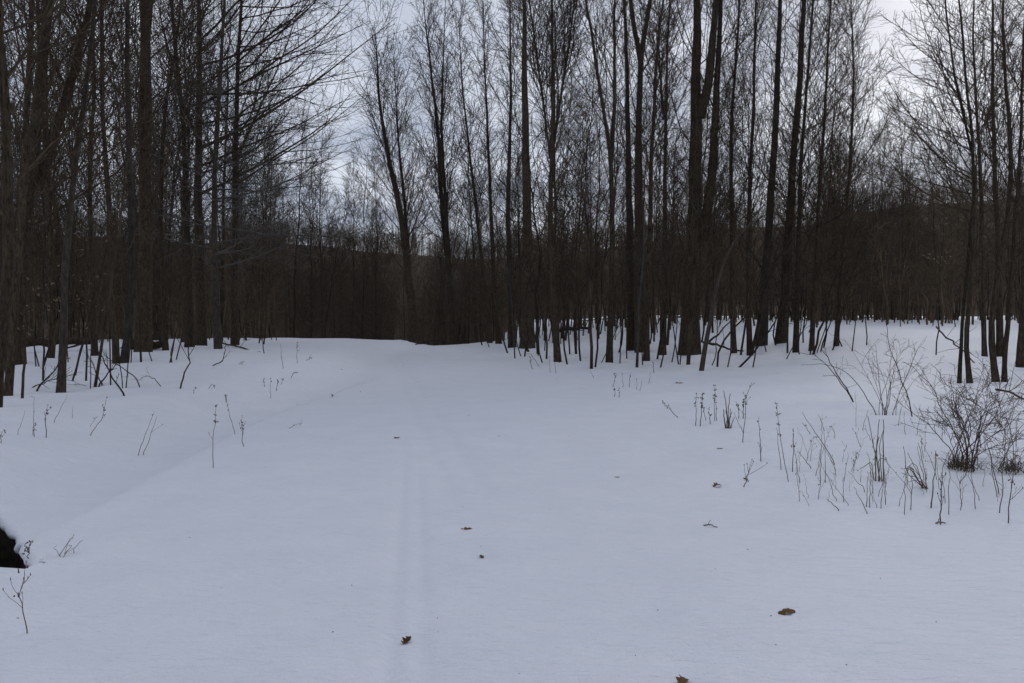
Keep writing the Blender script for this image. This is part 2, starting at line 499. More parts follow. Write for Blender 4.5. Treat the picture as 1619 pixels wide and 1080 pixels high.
def hero(label, base, w, stems, H=19.0, k=(26, 0.22, 0.97, 3.4, 0.62), bark_=None, twig=None, name='bare_tree', k2=10, k3=5, side=None, extra=None, seed=0, Yo=0.0, trop=0.10, sides=10, toprow=None):
    rg = np.random.default_rng(500 + seed)
    g = ground(*base)
    Y = g[1]
    if toprow is not None:
        H = at(PIX_CX, toprow, Y)[2]
    b = g.copy(); b[2] -= 0.12
    paths, shares = [], []
    for si, st in enumerate(stems):
        ww = w if si == 0 else st[0]
        pts_px = st if si == 0 else st[1:]
        pts = [at(px, py, Y) for px, py in pts_px]
        if si == 0:
            pts = [b] + pts
        dy = rg.normal(0, 0.03)
        pts = [p + np.array([0, (p[2] - b[2]) * dy, 0]) for p in pts]
        hh = H if si == 0 else H * (0.82 + 0.12 * rg.random())
        P = stem_path(pts, hh, rg) - b
        r0 = ww * 0.5 * Y / PIX_F
        paths.append((P, taper(P, r0, 0.012)))
        shares.append(1.0 if si == 0 else 0.7)
    k1, t0, t1, l1, ang = k
    rmin = 0.0026 + 0.00011 * Y
    crown = grow_crown([(P, R, s) for (P, R), s in zip(paths, shares)], rg, k1, t0, t1, l1, ang, k2, k3, rmin, trop, side, extra)
    return tree_object(name, label, b, paths, crown, bark_ or M_BARK, twig or M_TWIG, rg=rg, sides=sides)

POLE = (40, 0.18, 0.97, 3.2, 0.55)
BIG = (28, 0.24, 0.97, 4.6, 0.8)
RT = (1, 0.1, 0)

heroes = [
 # the wood on the dark hollow's side of the trail
 dict(label='massive leaning trunk standing alone at the edge, its foot nearest the snow bank', base=(-10, 642), w=20, stems=[[(0, 560), (10, 430), (4, 250), (-6, 60), (-10, 0)]], k=BIG, H=15),
 dict(label='stout dark tree whose trunk forks low into two leaning stems', base=(24, 574), w=27, stems=[[(30, 470), (46, 330), (58, 250), (92, 0)], (20, (52, 290), (72, 230), (100, 130), (132, 0))], k=BIG, H=17),
 dict(label='straight slim tree rising behind the low-forked tree', base=(12, 621), w=12, stems=[[(20, 520), (36, 330), (44, 150), (50, 0)]], k=POLE),
 dict(label='young brown tree with bare lower stem leaning toward the trail, tan leaves beside it', base=(96, 616), w=13, stems=[[(97, 540), (104, 440), (108, 340), (122, 200), (140, 90), (152, 0)]], k=(30, 0.3, 0.97, 2.8, 0.8), bark_=M_YOUNG, H=13),
 dict(label='slender dark tree with a narrow crown behind the leaning brown tree', base=(80, 563), w=8, stems=[[(82, 450), (78, 300), (64, 130), (60, 0)]], k=POLE),
 dict(label='smooth pale grey tree standing straight between dark trunks', base=(196, 571), w=12, stems=[[(206, 490), (204, 360), (198, 250), (192, 100), (192, 0)]], bark_=M_GREY, k=(16, 0.35, 0.97, 4, 0.85)),
 dict(label='short dark trunk close beside the pale grey tree, twin at its foot', base=(183, 571), w=10, stems=[[(180, 470), (170, 330), (160, 160), (158, 0)]], k=POLE),
 dict(label='very thick dark trunk with a second stem splitting off at mid height', base=(226, 556), w=25, stems=[[(230, 440), (231, 330), (230, 150), (228, 0)], (13, (240, 240), (243, 170), (244, 80), (250, 0))], k=BIG, H=22),
 dict(label='dark tree with long sweeping horizontal boughs reaching over the trail', base=(317, 546), w=17, stems=[[(313, 440), (309, 300), (309, 150), (306, 0)]], k=(24, 0.3, 0.97, 4.8, 0.95), H=22,
      extra=[(0.28, 0.92, 26, 7.6, 1.22, 0.045, RT)]),
 dict(label='tree leaning against the sweeping-bough tree, its crown tangled in it', base=(300, 548), w=13, stems=[[(298, 440), (295, 330), (291, 200), (276, 60), (270, 0)]], k=POLE, H=21),
 dict(label='beech with pale low branches bowed almost to horizontal', base=(345, 550), w=11, stems=[[(340, 440), (336, 330), (342, 150), (352, 0)]], bark_=M_YOUNG, twig=M_PALETWIG, name='beech_tree', k=(10, 0.5, 0.97, 4, 0.9), H=20,
      extra=[(0.15, 0.48, 34, 5.6, 1.5, 0.04, None)]),
 dict(label='last dark tree before the opening, its boughs arching far out over the trail', base=(372, 545), w=12, stems=[[(371, 440), (373, 330), (376, 150), (386, 0)]], k=(24, 0.3, 0.97, 4.4, 0.9), H=22,
      extra=[(0.30, 0.95, 30, 7.0, 1.15, 0.055, RT)]),
 dict(label='crooked thin tree between the thick double-stemmed trunk and the bough-sweeping tree', base=(262, 553), w=9, stems=[[(256, 430), (252, 300), (262, 140), (278, 60), (284, 0)]], k=POLE),
 dict(label='tall thin tree with upswept twigs behind the pale grey tree', base=(150, 560), w=9, stems=[[(146, 430), (140, 300), (150, 120), (148, 0)]], k=POLE),
 # across the trail
 dict(label='slim tree at the trail corner leaning away over the opening', base=(657, 533), w=17, stems=[[(648, 450), (636, 345), (612, 235), (600, 153), (595, 61)]], k=(40, 0.26, 0.98, 5.0, 0.62), toprow=40, k2=10),
 dict(label='thin straight tree second from the trail corner', base=(651, 532), w=9, stems=[[(648, 430), (641, 330), (629, 214), (626, 122)]], k=(38, 0.28, 0.98, 4.2, 0.62), toprow=85),
 dict(label='twin-stemmed tree with a tall broom-shaped crown beside the trail corner', base=(718, 540), w=13, stems=[[(710, 430), (698, 330), (690, 183), (681, 122), (669, 15)], (9, (712, 470), (706, 330), (698, 200), (702, 80), (706, 0))], k=(44, 0.22, 0.98, 4.8, 0.58), toprow=-30, k2=10),
 dict(label='long thin bowed tree without low branches beside the broom-shaped twin tree', base=(775, 541), w=8, stems=[[(764, 430), (753, 330), (739, 214), (730, 122), (727, 60)]], k=(34, 0.3, 0.97, 4.2, 0.6), H=21),
 dict(label='straight pole tree with even fine side twigs beside the thin bowed tree', base=(789, 543), w=9, stems=[[(780, 430), (776, 330), (770, 183), (764, 30)]], k=(40, 0.25, 0.97, 3.6, 0.6), H=21),
 dict(label='dark pole tree close to the thickest straight trunk', base=(810, 549), w=12, stems=[[(806, 430), (803, 330), (808, 150), (806, 0)]], k=POLE, H=21),
 dict(label='thickest perfectly straight dark trunk, branchless to the top', base=(834, 550), w=22, stems=[[(834, 440), (833, 330), (830, 150), (829, 0)]], k=(14, 0.45, 0.97, 4.6, 0.8), H=24),
 dict(label='tree with a dense sheaf of upright branches beside the thickest straight trunk', base=(882, 570), w=11, stems=[[(874, 450), (870, 330), (875, 180), (873, 0)], (6, (872, 260), (884, 170), (898, 90), (910, 0)), (5, (870, 250), (860, 160), (845, 60), (838, 0))], k=(40, 0.2, 0.97, 3.6, 0.45), H=18),
 dict(label='tree splitting into a leaning stem and an upright stem at mid height', base=(963, 572), w=11, stems=[[(968, 400), (967, 300), (965, 229), (953, 168), (937, 61), (927, 6)], (8, (966, 250), (972, 190), (973, 90), (973, 0))], k=(22, 0.3, 0.97, 3.4, 0.65), H=17),
 dict(label='dark straight tree standing tight against the tall Y-forked trunk', base=(1000, 553), w=15, stems=[[(997, 430), (995, 306), (992, 153), (990, 30)]], k=(20, 0.35, 0.97, 4.2, 0.7), H=21),
 dict(label='stout tree forked like a Y near the top of its bare trunk', base=(1014, 556), w=19, stems=[[(1010, 430), (1009, 275), (1011, 100), (1025, 15)], (9, (1010, 110), (1003, 75), (996, 46), (992, 0))], k=(18, 0.4, 0.97, 4.4, 0.7), H=23),
 dict(label='bare tree rising with a slight bend behind the Y-forked trunk', base=(1022, 569), w=10, stems=[[(1024, 430), (1026, 306), (1032, 150), (1037, 61), (1046, 0)]], k=POLE, H=18),
 dict(label='tree with a broken stub and crooked limbs beside the slightly bent tree', base=(1047, 560), w=11, stems=[[(1050, 430), (1050, 214), (1051, 90), (1056, 0)], (6, (1050, 190), (1045, 150), (1043, 112))], k=(24, 0.3, 0.97, 3.6, 0.8), H=16),
 dict(label='huge multi-stemmed old tree dividing into three upright stems', base=(1090, 560), w=30, stems=[[(1096, 430), (1099, 275), (1100, 150), (1102, 61), (1102, 0)], (16, (1103, 190), (1114, 150), (1119, 100), (1127, 0)), (17, (1110, 380), (1124, 275), (1131, 122), (1136, 0))], k=(18, 0.35, 0.97, 5, 0.75), H=23, sides=12),
 dict(label='thin pole tree next to the huge three-stemmed old tree', base=(1160, 556), w=9, stems=[[(1158, 430), (1156, 200), (1163, 100), (1170, 0)]], k=POLE, H=19),
 dict(label='upright tree with fine rising twigs between the old tree and two tall straight trunks', base=(1186, 560), w=9, stems=[[(1184, 430), (1191, 275), (1197, 183), (1204, 0)]], k=POLE, H=19),
 dict(label='tall trunk with light grey bark, first of two straight neighbours', base=(1204, 545), w=16, stems=[[(1211, 430), (1218, 321), (1227, 183), (1234, 0)]], k=(18, 0.35, 0.97, 4.6, 0.7), H=23, bark_=M_YOUNG),
 dict(label='tall dark trunk, second of two straight neighbours, leaning the same way', base=(1234, 541), w=17, stems=[[(1240, 430), (1246, 306), (1255, 153), (1261, 0)]], k=(20, 0.3, 0.97, 5, 0.75), H=23),
 dict(label='bushy-topped pole tree just past the two straight neighbours', base=(1258, 555), w=9, stems=[[(1262, 430), (1266, 306), (1273, 183), (1289, 0)]], k=(42, 0.22, 0.97, 3.6, 0.6), H=18),
 dict(label='thin pole tree whose twigs fan out against the open sky', base=(1283, 552), w=8, stems=[[(1290, 430), (1296, 306), (1304, 180), (1312, 40)]], k=(46, 0.22, 0.97, 3.8, 0.6), H=17),
 dict(label='lightly branched slim tree standing above the gap in the wood', base=(1322, 545), w=8, stems=[[(1338, 400), (1353, 275), (1362, 183), (1366, 92), (1368, 20)]], k=(42, 0.25, 0.98, 3.4, 0.6), H=16),
 dict(label='slim tree bowing out over the gap with long drooping side limbs', base=(1517, 601), w=6, stems=[[(1519, 520), (1530, 400), (1542, 260), (1521, 199), (1502, 122), (1487, 0)]], k=(16, 0.3, 0.97, 3.0, 0.9), H=12, extra=[(0.30, 0.6, 7, 3.6, 0.95, 0.05, (-1, 0, 0))]),
 dict(label='dark tree behind the leafless shrub with wide limbs toward the gap', base=(1534, 603), w=8, stems=[[(1528, 540), (1540, 400), (1545, 290), (1542, 214), (1533, 122), (1525, 0)]], k=(16, 0.3, 0.97, 3.0, 0.9), H=12, extra=[(0.35, 0.7, 8, 3.4, 0.95, 0.07, (-1, 0, 0))]),
 dict(label='straight slim tree in the clump behind the shrub', base=(1557, 561), w=8, stems=[[(1560, 400), (1562, 275), (1556, 153), (1557, 0)]], k=(18, 0.3, 0.97, 3.0, 0.8), H=15),
 dict(label='tree in the clump behind the shrub whose foot leans away, crown to the sky', base=(1575, 600), w=10, stems=[[(1562, 540), (1580, 400), (1600, 290), (1594, 199), (1585, 122), (1580, 0)]], k=(16, 0.3, 0.97, 3.2, 0.85), H=13),
 dict(label='short-footed tree leaning opposite to its neighbour in the clump behind the shrub', base=(1588, 601), w=8, stems=[[(1594, 520), (1604, 400), (1612, 250), (1622, 0)]], k=(20, 0.25, 0.97, 3.0, 0.8), H=12),
 dict(label='dark tree deeper in the clump behind the shrub', base=(1581, 561), w=11, stems=[[(1580, 400), (1574, 275), (1570, 120), (1572, 0)]], k=(16, 0.35, 0.97, 3.4, 0.8), H=15),
 dict(label='thick mossy-looking trunk at the end of the clump behind the shrub', base=(1614, 578), w=14, stems=[[(1614, 400), (1616, 200), (1614, 0)]], k=(16, 0.3, 0.97, 4.0, 0.8), H=15),
]
NICKS = ['the massive edge trunk', 'the low-forked leaning tree', 'the slim tree behind the low-forked one', 'the leaning brown tree', 'the slender narrow-crowned tree', 'the smooth pale grey tree', 'the short trunk twinned with the pale tree', 'the thick double-stemmed trunk',
 'the sweeping-bough tree', 'the tree tangled with the sweeping boughs', 'the low-branched pale beech', 'the last tree before the opening', 'the crooked thin tree', 'the thin upswept tree', 'the leaning trail corner tree', 'the second tree at the trail corner', 'the broom-shaped twin tree',
 'the thin bowed tree', 'the even-twigged pole tree', 'the dark pole by the thickest trunk', 'the thickest straight trunk', 'the tree with upright sheaf branches', 'the tree split into leaning and upright stems', 'the straight tree by the Y-fork', 'the Y-forked trunk', 'the slightly bent tree',
 'the tree with a broken stub', 'the huge three-stemmed old tree', 'the thin pole beside the old tree', 'the fine-twigged upright tree', 'the light grey straight trunk', 'the dark straight trunk', 'the bushy-topped pole tree', 'the sky-fanning pole tree', 'the slim tree above the gap', 'the tree bowing over the gap',
 'the wide-limbed tree behind the shrub', 'the straight slim tree behind the shrub', 'the lean-footed tree behind the shrub', 'the opposite-leaning tree behind the shrub', 'the deeper dark tree behind the shrub', 'the thick end trunk behind the shrub']
hero_pos = []
for i, h in enumerate(heroes):
    ob = hero(seed=i, **h)
    hero_pos.append((ob.location.x, ob.location.y, NICKS[i]))
def nearest(x, y):
    """the named tree that stands closest to a spot, comparing mostly along the wood's edge"""
    return min(hero_pos, key=lambda t: (t[0] / t[1] - x / y) ** 2 * 400 + (t[1] - y) ** 2 * 0.004)[2]

# ------------------------------------------------------------------ trees further into the wood: a few grown, then copied one by one
def variant(seed, H, r, style):
    rg = np.random.default_rng(900 + seed)
    lean = rg.normal(0, 0.05, 2)
    P = stem_path([(0, 0, 0), (lean[0] * 3, lean[1] * 3, 3), (lean[0] * 8, lean[1] * 8, 9)], H, rg, wob=0.05)
    paths = [(P, taper(P, r, 0.012))]
    if style == 2:
        k = 9 + seed % 5
        a = P[k]
        Q = stem_path([a, a + np.array([0.5 * rg.choice([-1, 1]), 0.4, 1.8]), a + np.array([0.7, 0.5, 4.5])], H * 0.92, rg)
        Q[:, :2] = a[:2] + (Q[:, :2] - a[:2])
        paths.append((Q, taper(Q, r * 0.6, 0.012)))
    k1, t0, l1, ang = [(36, 0.18, 3.6, 0.62), (30, 0.24, 4.4, 0.8), (22, 0.28, 4.2, 0.75), (32, 0.13, 4.0, 0.95)][style]
    v, q = trunk_tubes(paths, rg, 8)
    tm = mesh_from('trunk', v, q, M_BARK)
    v, q = grow_crown([(p, rr, 1.0 if i == 0 else 0.6) for i, (p, rr) in enumerate(paths)], rg, k1, t0, 0.98, l1, ang, 10, 5, 0.0078, 0.08)
    cm = mesh_from('crown', v, q, M_TWIG)
    return tm, cm
variants = [variant(s, h, r, st) for s, (h, r, st) in enumerate([(18, .075, 0), (20, .11, 1), (21, .14, 2), (17, .065, 3), (22, .12, 1), (16, .06, 0), (20, .10, 2), (19, .08, 3), (15, .055, 0), (23, .15, 1)])]

hero_xy = [np.array(o.location)[:2] for o in col.objects if o.parent is None and o.get('category') == 'tree']
def scatter(n, pxr, yr, mind, seed, avoid=0.7):
    rg = np.random.default_rng(seed)
    pts = []
    tries = 0
    while len(pts) < n and tries < 20000:
        tries += 1
        Y = math.sqrt(rg.uniform(yr[0] ** 2, yr[1] ** 2)); px = rg.uniform(*pxr)
        x = (px - PIX_CX) / PIX_F * Y
        p = np.array([x, Y])
        if abs(x - trail_x(Y)) < 4.2 and Y < 60: continue
        if any(np.hypot(*(p - q)) < mind for q in pts): continue
        if any(np.hypot(*(p - q)) < avoid for q in hero_xy): continue
        pts.append(p)
    return pts, rg

def place_trees(name, pts, rg, label, group, smin, smax, choices):
    for p in pts:
        tm, cm = variants[choices[rg.integers(len(choices))]]
        z = float(height(p[0], p[1])) if p[1] < 93 else float(hill_height(np.array([p[0]]), np.array([p[1]]))[0])
        r = link(name, None, loc=(p[0], p[1], z - 0.15))
        r.rotation_euler = (rg.normal(0, 0.03), rg.normal(0, 0.03), rg.random() * 6.283)
        s = rg.uniform(smin, smax)
        r.scale = (s, s, s * rg.uniform(0.92, 1.08))
        vi = [v_[0] for v_ in variants].index(tm)
        look = ['narrow-crowned', 'full-crowned', 'forked', 'wide-limbed', 'tall', 'slim broom-topped', 'crooked forked', 'spreading', 'low young', 'stout'][vi]
        tag(r, f'{look} bare tree {label} ' + nearest(p[0], p[1]) if '{' not in label else label.format(look=look), 'tree', group)
        link('trunk', tm, r); link('crown', cm, r)

ALL = list(range(10))
pts, rg = scatter(68, (-170, 430), (33, 70), 1.3, 21)
place_trees('woodland_tree', pts, rg, 'deep behind', 'trees deep in the wood on the hollow side', 0.8, 1.1, ALL)
pts, rg = scatter(48, (690, 1310), (37, 88), 1.7, 22)
place_trees('woodland_tree', pts, rg, 'crowded behind', 'trees deep in the wood past the trail corner', 0.75, 1.05, ALL)
pts, rg = scatter(40, (1290, 1500), (52, 90), 1.5, 23)
place_trees('woodland_tree', pts, rg, '{look} small bare tree beyond the low snowy rise', 'trees beyond the snowy rise', 0.6, 0.95, [0, 3, 5, 7, 8])
pts, rg = scatter(10, (1500, 1780), (33, 75), 1.6, 24)
place_trees('woodland_tree', pts, rg, 'deep behind', 'trees deep in the wood behind the shrub', 0.6, 0.9, [0, 3, 5, 7, 8])
VAL = '{look} bare tree in the valley beyond the crest of the trail'
pts, rg = scatter(38, (375, 590), (62, 100), 1.5, 25)
place_trees('valley_tree', pts, rg, VAL, 'trees beyond the crest of the trail', 0.84, 1.1, [0, 1, 3, 5, 7, 8])
hero_xy += pts
pts, rg = scatter(40, (545, 750), (60, 100), 1.4, 26)
place_trees('valley_tree', pts, rg, VAL, 'trees beyond the crest of the trail', 0.62, 0.92, [0, 1, 3, 5, 7, 8])

# ------------------------------------------------------------------ the far wooded hillside: one mass
def far_forest():
    rg = np.random.default_rng(77)
    lib = []
    for s in range(12):
        P = stem_path([(0, 0, 0), (0, 0, 3), (rg.normal(0, .2), rg.normal(0, .2), 6)], 11, rg, n=5, wob=0.12)[None]
        R = taper(P[0], 0.14, 0.03)[None]
        a, ra, la = spawn(P, R, np.array([3.4]), 13, 0.18, 0.97, 0.7, 0.2, 1.0, 2, 0.12, 0.1, rg, 0.026, taper=0.5)
        b, rb, lb = spawn(a, ra, la, 2, 0.25, 0.97, 0.7, 0.2, 0.6, 2, 0.1, 0.1, rg, 0.018, taper=0.4)
        lib.append(merge([tubes(P, R, 3), tubes(a, ra, 3), tubes(b, rb, 3)]))
    parts = []
    n = 0
    spots = []
    while n < 1150:
        Y = rg.uniform(97, 246)
        u = rg.uniform(-0.75, 0.75) if rg.random() < .6 else rg.uniform(-0.3, 0.1)
        spots.append((u * Y, Y)); n += 1
    for _ in range(2000):                      # the skyline
        Y = rg.uniform(200, 247); spots.append((rg.uniform(-0.75, 0.75) * Y, Y))
    for x, Y in spots:
        v, q = lib[rg.integers(len(lib))]
        s = rg.uniform(0.6, 1.0) * (1.15 - 0.45 * float(smooth(Y, 130, 225)))
        a = rg.random() * 6.283
        c, sn = math.cos(a), math.sin(a)
        w = v * np.array([s, s, s * rg.uniform(0.85, 1.1)])
        w = np.stack([w[:, 0] * c - w[:, 1] * sn, w[:, 0] * sn + w[:, 1] * c, w[:, 2]], -1)
        z = float(hill_height(np.array([x]), np.array([Y]))[0]) - 0.2
        parts.append((w + np.array([x, Y, z]), q))
    v, q = merge(parts)
    tag(link('distant_forest', mesh_from('distant_forest', v, q, M_FAR)), 'bare brown wood covering the distant hillside', 'forest', kind='stuff')
far_forest()

# ------------------------------------------------------------------ saplings and thin stems at the feet of the wood
def sapling_mesh(seed, kink=0.05, twigs=14):
    rg = np.random.default_rng(300 + seed)
    n = 12
    P = np.zeros((n, 3)); P[:, 2] = np.linspace(0, 1, n)
    w = np.cumsum(rg.normal(0, kink / 3, (n, 2)), 0); w[0] = 0
    P[:, :2] = w
    P = P[None]
    R = (0.0065 * (1 - 0.8 * np.linspace(0, 1, n)))[None]
    a, ra, la = spawn(P, R, np.array([0.28]), twigs, 0.3, 0.97, 0.7, 0.2, 1.0, 5, 0.08, 0.1, rg, 0.0016, taper=0.5)
    b, rb, lb = spawn(a, ra, la, 5, 0.2, 0.97, 0.7, 0.2, 0.45, 3, 0.08, 0.12, rg, 0.0012, taper=0.4)
    return merge([tubes(P, R, 6), tubes(a, ra, 3), tubes(b, rb, 3)])
sap_v = [sapling_mesh(s, [0.012, 0.022, 0.035][s % 3], 10 + 3 * (s % 4)) for s in range(8)]
sap_dark = [mesh_from('sapling', v, q, M_BARK) for v, q in sap_v]
sap_pale = [mesh_from('sapling', v, q, M_YOUNG) for v, q in sap_v]

def sapling(px, py, w, lean, h, label, group, mats=sap_dark, rg=rng, pos=None):
    g = ground(px, py) if pos is None else np.array([pos[0], pos[1], float(height(pos[0], pos[1]))])
    r = w * 0.5 * g[1] / PIX_F
    o = link('sapling', mats[rg.integers(len(mats))], loc=(g[0], g[1], g[2] - 0.06))
    s = r / 0.0065
    o.scale = (s, s, h) if s < h else (max(s * 0.8, h * 0.6), max(s * 0.8, h * 0.6), h)
    o.rotation_euler = (rg.normal(0, 0.06), math.atan(lean), 0)
    # spin round its own axis first
    o.rotation_mode = 'ZYX'
    o.rotation_euler = (rg.normal(0, 0.06), math.atan(lean), rg.random() * 6.283)
    look = ('stout' if w > 4.6 else 'hair-thin' if w < 2.1 else 'thin') + (' sharply leaning' if abs(lean) > .3 else ' slanting' if abs(lean) > .11 else ' upright')
    tag(o, f'{look} dark {label} ' + nearest(g[0], g[1]) if '{' not in label else label.format(look=look), 'sapling', group)
    return o

edge = [(678, 542, 2, 0, 4), (741, 541, 2.5, 0, 5), (764, 538, 2.5, -.05, 6), (774, 549, 2, -.1, 4), (781, 539, 3, 0, 6), (803, 558, 3.5, -.25, 5), (824, 563, 2.5, -.05, 4),
 (836, 556, 6, 0, 9), (851, 559, 7, -.05, 10), (858, 573, 3, -.4, 3), (864, 568, 4, 0, 7), (897, 575, 3.2, .02, 6), (901, 559, 3.5, -.1, 7), (911, 559, 5.5, .05, 9), (918, 571, 3.2, -.05, 6),
 (935, 582, 6.5, -.06, 8), (941, 579, 4.5, .09, 7), (991, 567, 2.4, 0, 5), (996, 553, 2.2, -.1, 5), (1039, 567, 4.2, .1, 7), (1044, 580, 2.6, .18, 5), (1055, 545, 6, .02, 10), (1073, 575, 2.2, -.1, 4), (1075, 576, 2.2, .12, 4),
 (1088, 576, 8, .13, 9), (1134, 579, 4.5, .45, 5), (1150, 580, 2.4, .02, 5), (1171, 560, 5, .02, 8), (1167, 580, 4.2, .62, 4), (1186, 561, 8, .28, 8), (1190, 580, 2.2, .2, 4), (1227, 546, 3, .05, 5),
 (1245, 557, 4, .1, 6), (1243, 567, 2.2, .6, 3), (1270, 541, 3.2, .08, 5), (1281, 560, 3.4, .16, 5), (1285, 560, 5, .33, 5), (1291, 557, 2.4, .4, 4), (1297, 556, 2.2, .35, 4), (1302, 549, 4, .12, 6), (1315, 554, 3, .3, 4), (1322, 543, 5, .1, 7),
 (1332, 548, 2, -.1, 4), (1347, 555, 2.4, .15, 4), (1370, 545, 2.6, 0, 4), (1264, 560, 2.4, .1, 4), (1212, 556, 2.6, -.2, 4), (1125, 577, 1.8, 0, 3), (885, 573, 2, -.1, 3), (950, 573, 2, .5, 3), (980, 574, 2, .05, 4), (1016, 576, 2, -.1, 4), (1062, 572, 2, .1, 4)]
for e in edge:
    sapling(*e, 'sapling by', 'saplings along the foot of the wood past the trail corner')
left_edge = [(150, 609, 5, .17, 7), (57, 578, 2, -.03, 4), (62, 577, 2, -.1, 4), (68, 577, 3.6, .03, 6), (84, 566, 5, .12, 7), (114, 600, 3, .3, 4), (118, 592, 3.2, .25, 5), (175, 608, 2.4, -.05, 5), (194, 613, 1.8, -.05, 3), (199, 612, 2, .02, 3), (223, 572, 3.5, -.05, 5), (108, 572, 1.8, 0, 4), (241, 571, 1.8, 0, 3), (272, 572, 2, .1, 3), (268, 573, 2.4, .2, 4), (278, 568, 2, .15, 3), (418, 558, 2, 0, 2.2), (207, 571, 1.8, -.05, 4), (143, 611, 1.6, 0, 3)]
for e in left_edge:
    sapling(*e, 'sapling by', 'saplings along the foot of the wood on the hollow side')
for k, (pxr, yr, n, lab, grp) in enumerate([((690, 1290), (30, 78), 90, 'stem deeper in than', 'undergrowth stems past the trail corner'),
                              ((1470, 1720), (30, 60), 30, 'stem deeper in than', 'undergrowth stems behind the shrub'),
                              ((-120, 430), (32, 55), 60, 'stem deeper in than', 'undergrowth stems on the hollow side')]):
    pts, rg = scatter(n, pxr, yr, 0.5, 40 + k, 0.3)
    for p in pts:
        sapling(0, 0, rg.uniform(1.6, 4.2), rg.normal(0, 0.09), rg.uniform(3, 7), lab, grp, sap_dark, rg, p)

def low_sapling(seed):
    rg = np.random.default_rng(360 + seed)
    P = np.zeros((6, 3)); P[:, 2] = np.linspace(0, 1, 6); P[1:, :2] = np.cumsum(rg.normal(0, .012, (5, 2)), 0)
    P = P[None]; R = (0.0065 * (1 - 0.8 * np.linspace(0, 1, 6)))[None]
    a, ra, la = spawn(P, R, np.array([0.30]), 12, 0.22, 0.97, 0.7, 0.2, 1.0, 3, 0.08, 0.1, rg, 0.0018, taper=0.5)
    b, rb, lb = spawn(a, ra, la, 3, 0.2, 0.97, 0.7, 0.2, 0.5, 2, 0.08, 0.12, rg, 0.0014, taper=0.4)
    return merge([tubes(P, R, 4), tubes(a, ra, 3), tubes(b, rb, 3)])
sap_low = [low_sapling(k) for k in range(8)]
def thicket(pxr, yr, n, label, seed):
    pts, rg = scatter(n, pxr, yr, 0.4, seed, 0.3)
    parts = []
    for p in pts:
        v, q = sap_low[rg.integers(len(sap_low))]
        h = rg.uniform(3, 7); w = rg.uniform(1.8, 4.6) * .5 * p[1] / PIX_F / .0065
        a = rg.random() * 6.283
        c, sn = math.cos(a), math.sin(a)
        k = max(w * .8, h * .6)
        x, y, z = v[:, 0] * k, v[:, 1] * k, v[:, 2] * h
        ln = rg.normal(0, .09)
        parts.append((np.stack([x * c - y * sn + z * ln + p[0], x * sn + y * c + p[1], z + float(height(p[0], p[1])) - .08], -1), q))
    v, q = merge(parts)
    tag(link('undergrowth', mesh_from('undergrowth', v, q, M_BRUSH)), label, 'undergrowth', kind='stuff')
thicket((1285, 1500), (40, 90), 230, 'dark thicket of thin stems beyond the low snowy rise', 71)
thicket((-140, 440), (38, 64), 190, 'brown haze of thin stems deep in the wood behind the hollow', 72)
thicket((680, 1290), (46, 90), 260, 'brown haze of thin stems deep behind the tall straight trunks', 73)
thicket((1480, 1760), (40, 80), 110, 'brown haze of thin stems deep behind the leafless shrub', 74)

def line_object(name, strands, mat, label, cat, group=None, loc=None):
    """strands: list of (points (n,3), r0, r1, sides) in world space -> one mesh with its origin at the first point"""
    o0 = np.array(strands[0][0][0], float) if loc is None else np.array(loc)
    parts = []
    for P, r0, r1, sides in strands:
        P = np.array(P, float) - o0
        parts.append(tubes(P[None], np.linspace(r0, r1, len(P))[None], sides))
    v, q = merge(parts)
    return tag(link(name, mesh_from(name, v, q, mat), loc=o0), label, cat, group)

def px_line(base, pts, n=8, wob=0.004, rg=rng, sink=0.04, dyj=0.0):
    g = ground(*base)
    Y = g[1]
    P = [g - np.array([0, 0, sink]), g] + [at(px, py, Y) + np.array([0, dyj * (i + 1), 0]) for i, (px, py) in enumerate(pts)]
    P = np.array(P)
    s = np.concatenate([[0], np.cumsum(np.linalg.norm(np.diff(P, axis=0), axis=1))])
    ss = np.linspace(0, s[-1], n)
    Q = np.stack([np.interp(ss, s, P[:, k]) for k in range(3)], -1)
    Q[2:] += rg.normal(0, wob, (n - 2, 3))
    return Q, Y

# pale whips in front of the wood
def whip(label, base, pts, w, forks=(), mat=None):
    rg = np.random.default_rng(int(base[0]))
    Q, Y = px_line(base, pts, 14, 0.012, rg)
    r = w * 0.5 * Y / PIX_F
    st = [(Q, r, r * 0.35, 6)]
    for a, b, c in forks:
        A, B, C = at(*a, Y), at(*b, Y), at(*c, Y)
        st.append((np.array([A, (A + B) / 2 + rg.normal(0, .03, 3), B, (B + C) / 2 + rg.normal(0, .03, 3), C]), r * 0.5, r * 0.2, 5))
    R = np.linspace(r, r * .35, 14)[None]
    a, ra, la = spawn(Q[None], R, np.array([1.2]), 12, 0.4, 0.98, 0.6, .2, 1.0, 5, .1, .08, rg, 0.004)
    b, rb, lb = spawn(a, ra, la, 4, 0.2, 0.97, 0.7, 0.2, 0.45, 3, 0.08, 0.12, rg, 0.003)
    for i in range(len(a)): st.append((a[i], ra[i, 0], ra[i, -1], 3))
    for i in range(len(b)): st.append((b[i], rb[i, 0], rb[i, -1], 3))
    line_object('sapling', st, mat or M_GREY, label, 'sapling')
whip('slim pale sapling with one long side branch before the dark trunks', (1007, 580), [(1011, 483), (1017, 406), (1018, 330), (1022, 240)], 5, [((1018, 413), (1048, 375), (1078, 355))])
whip('pale curved sapling leaning away from the huge three-stemmed tree', (1109, 585), [(1121, 513), (1133, 452), (1145, 412), (1162, 380), (1190, 350)], 8.5, [((1121, 540), (1135, 530), (1158, 505))], M_YOUNG)
whip('very thin pale whip beside the thickest straight trunk', (814, 566), [(812, 520), (806, 450), (798, 400), (784, 350)], 2.6)
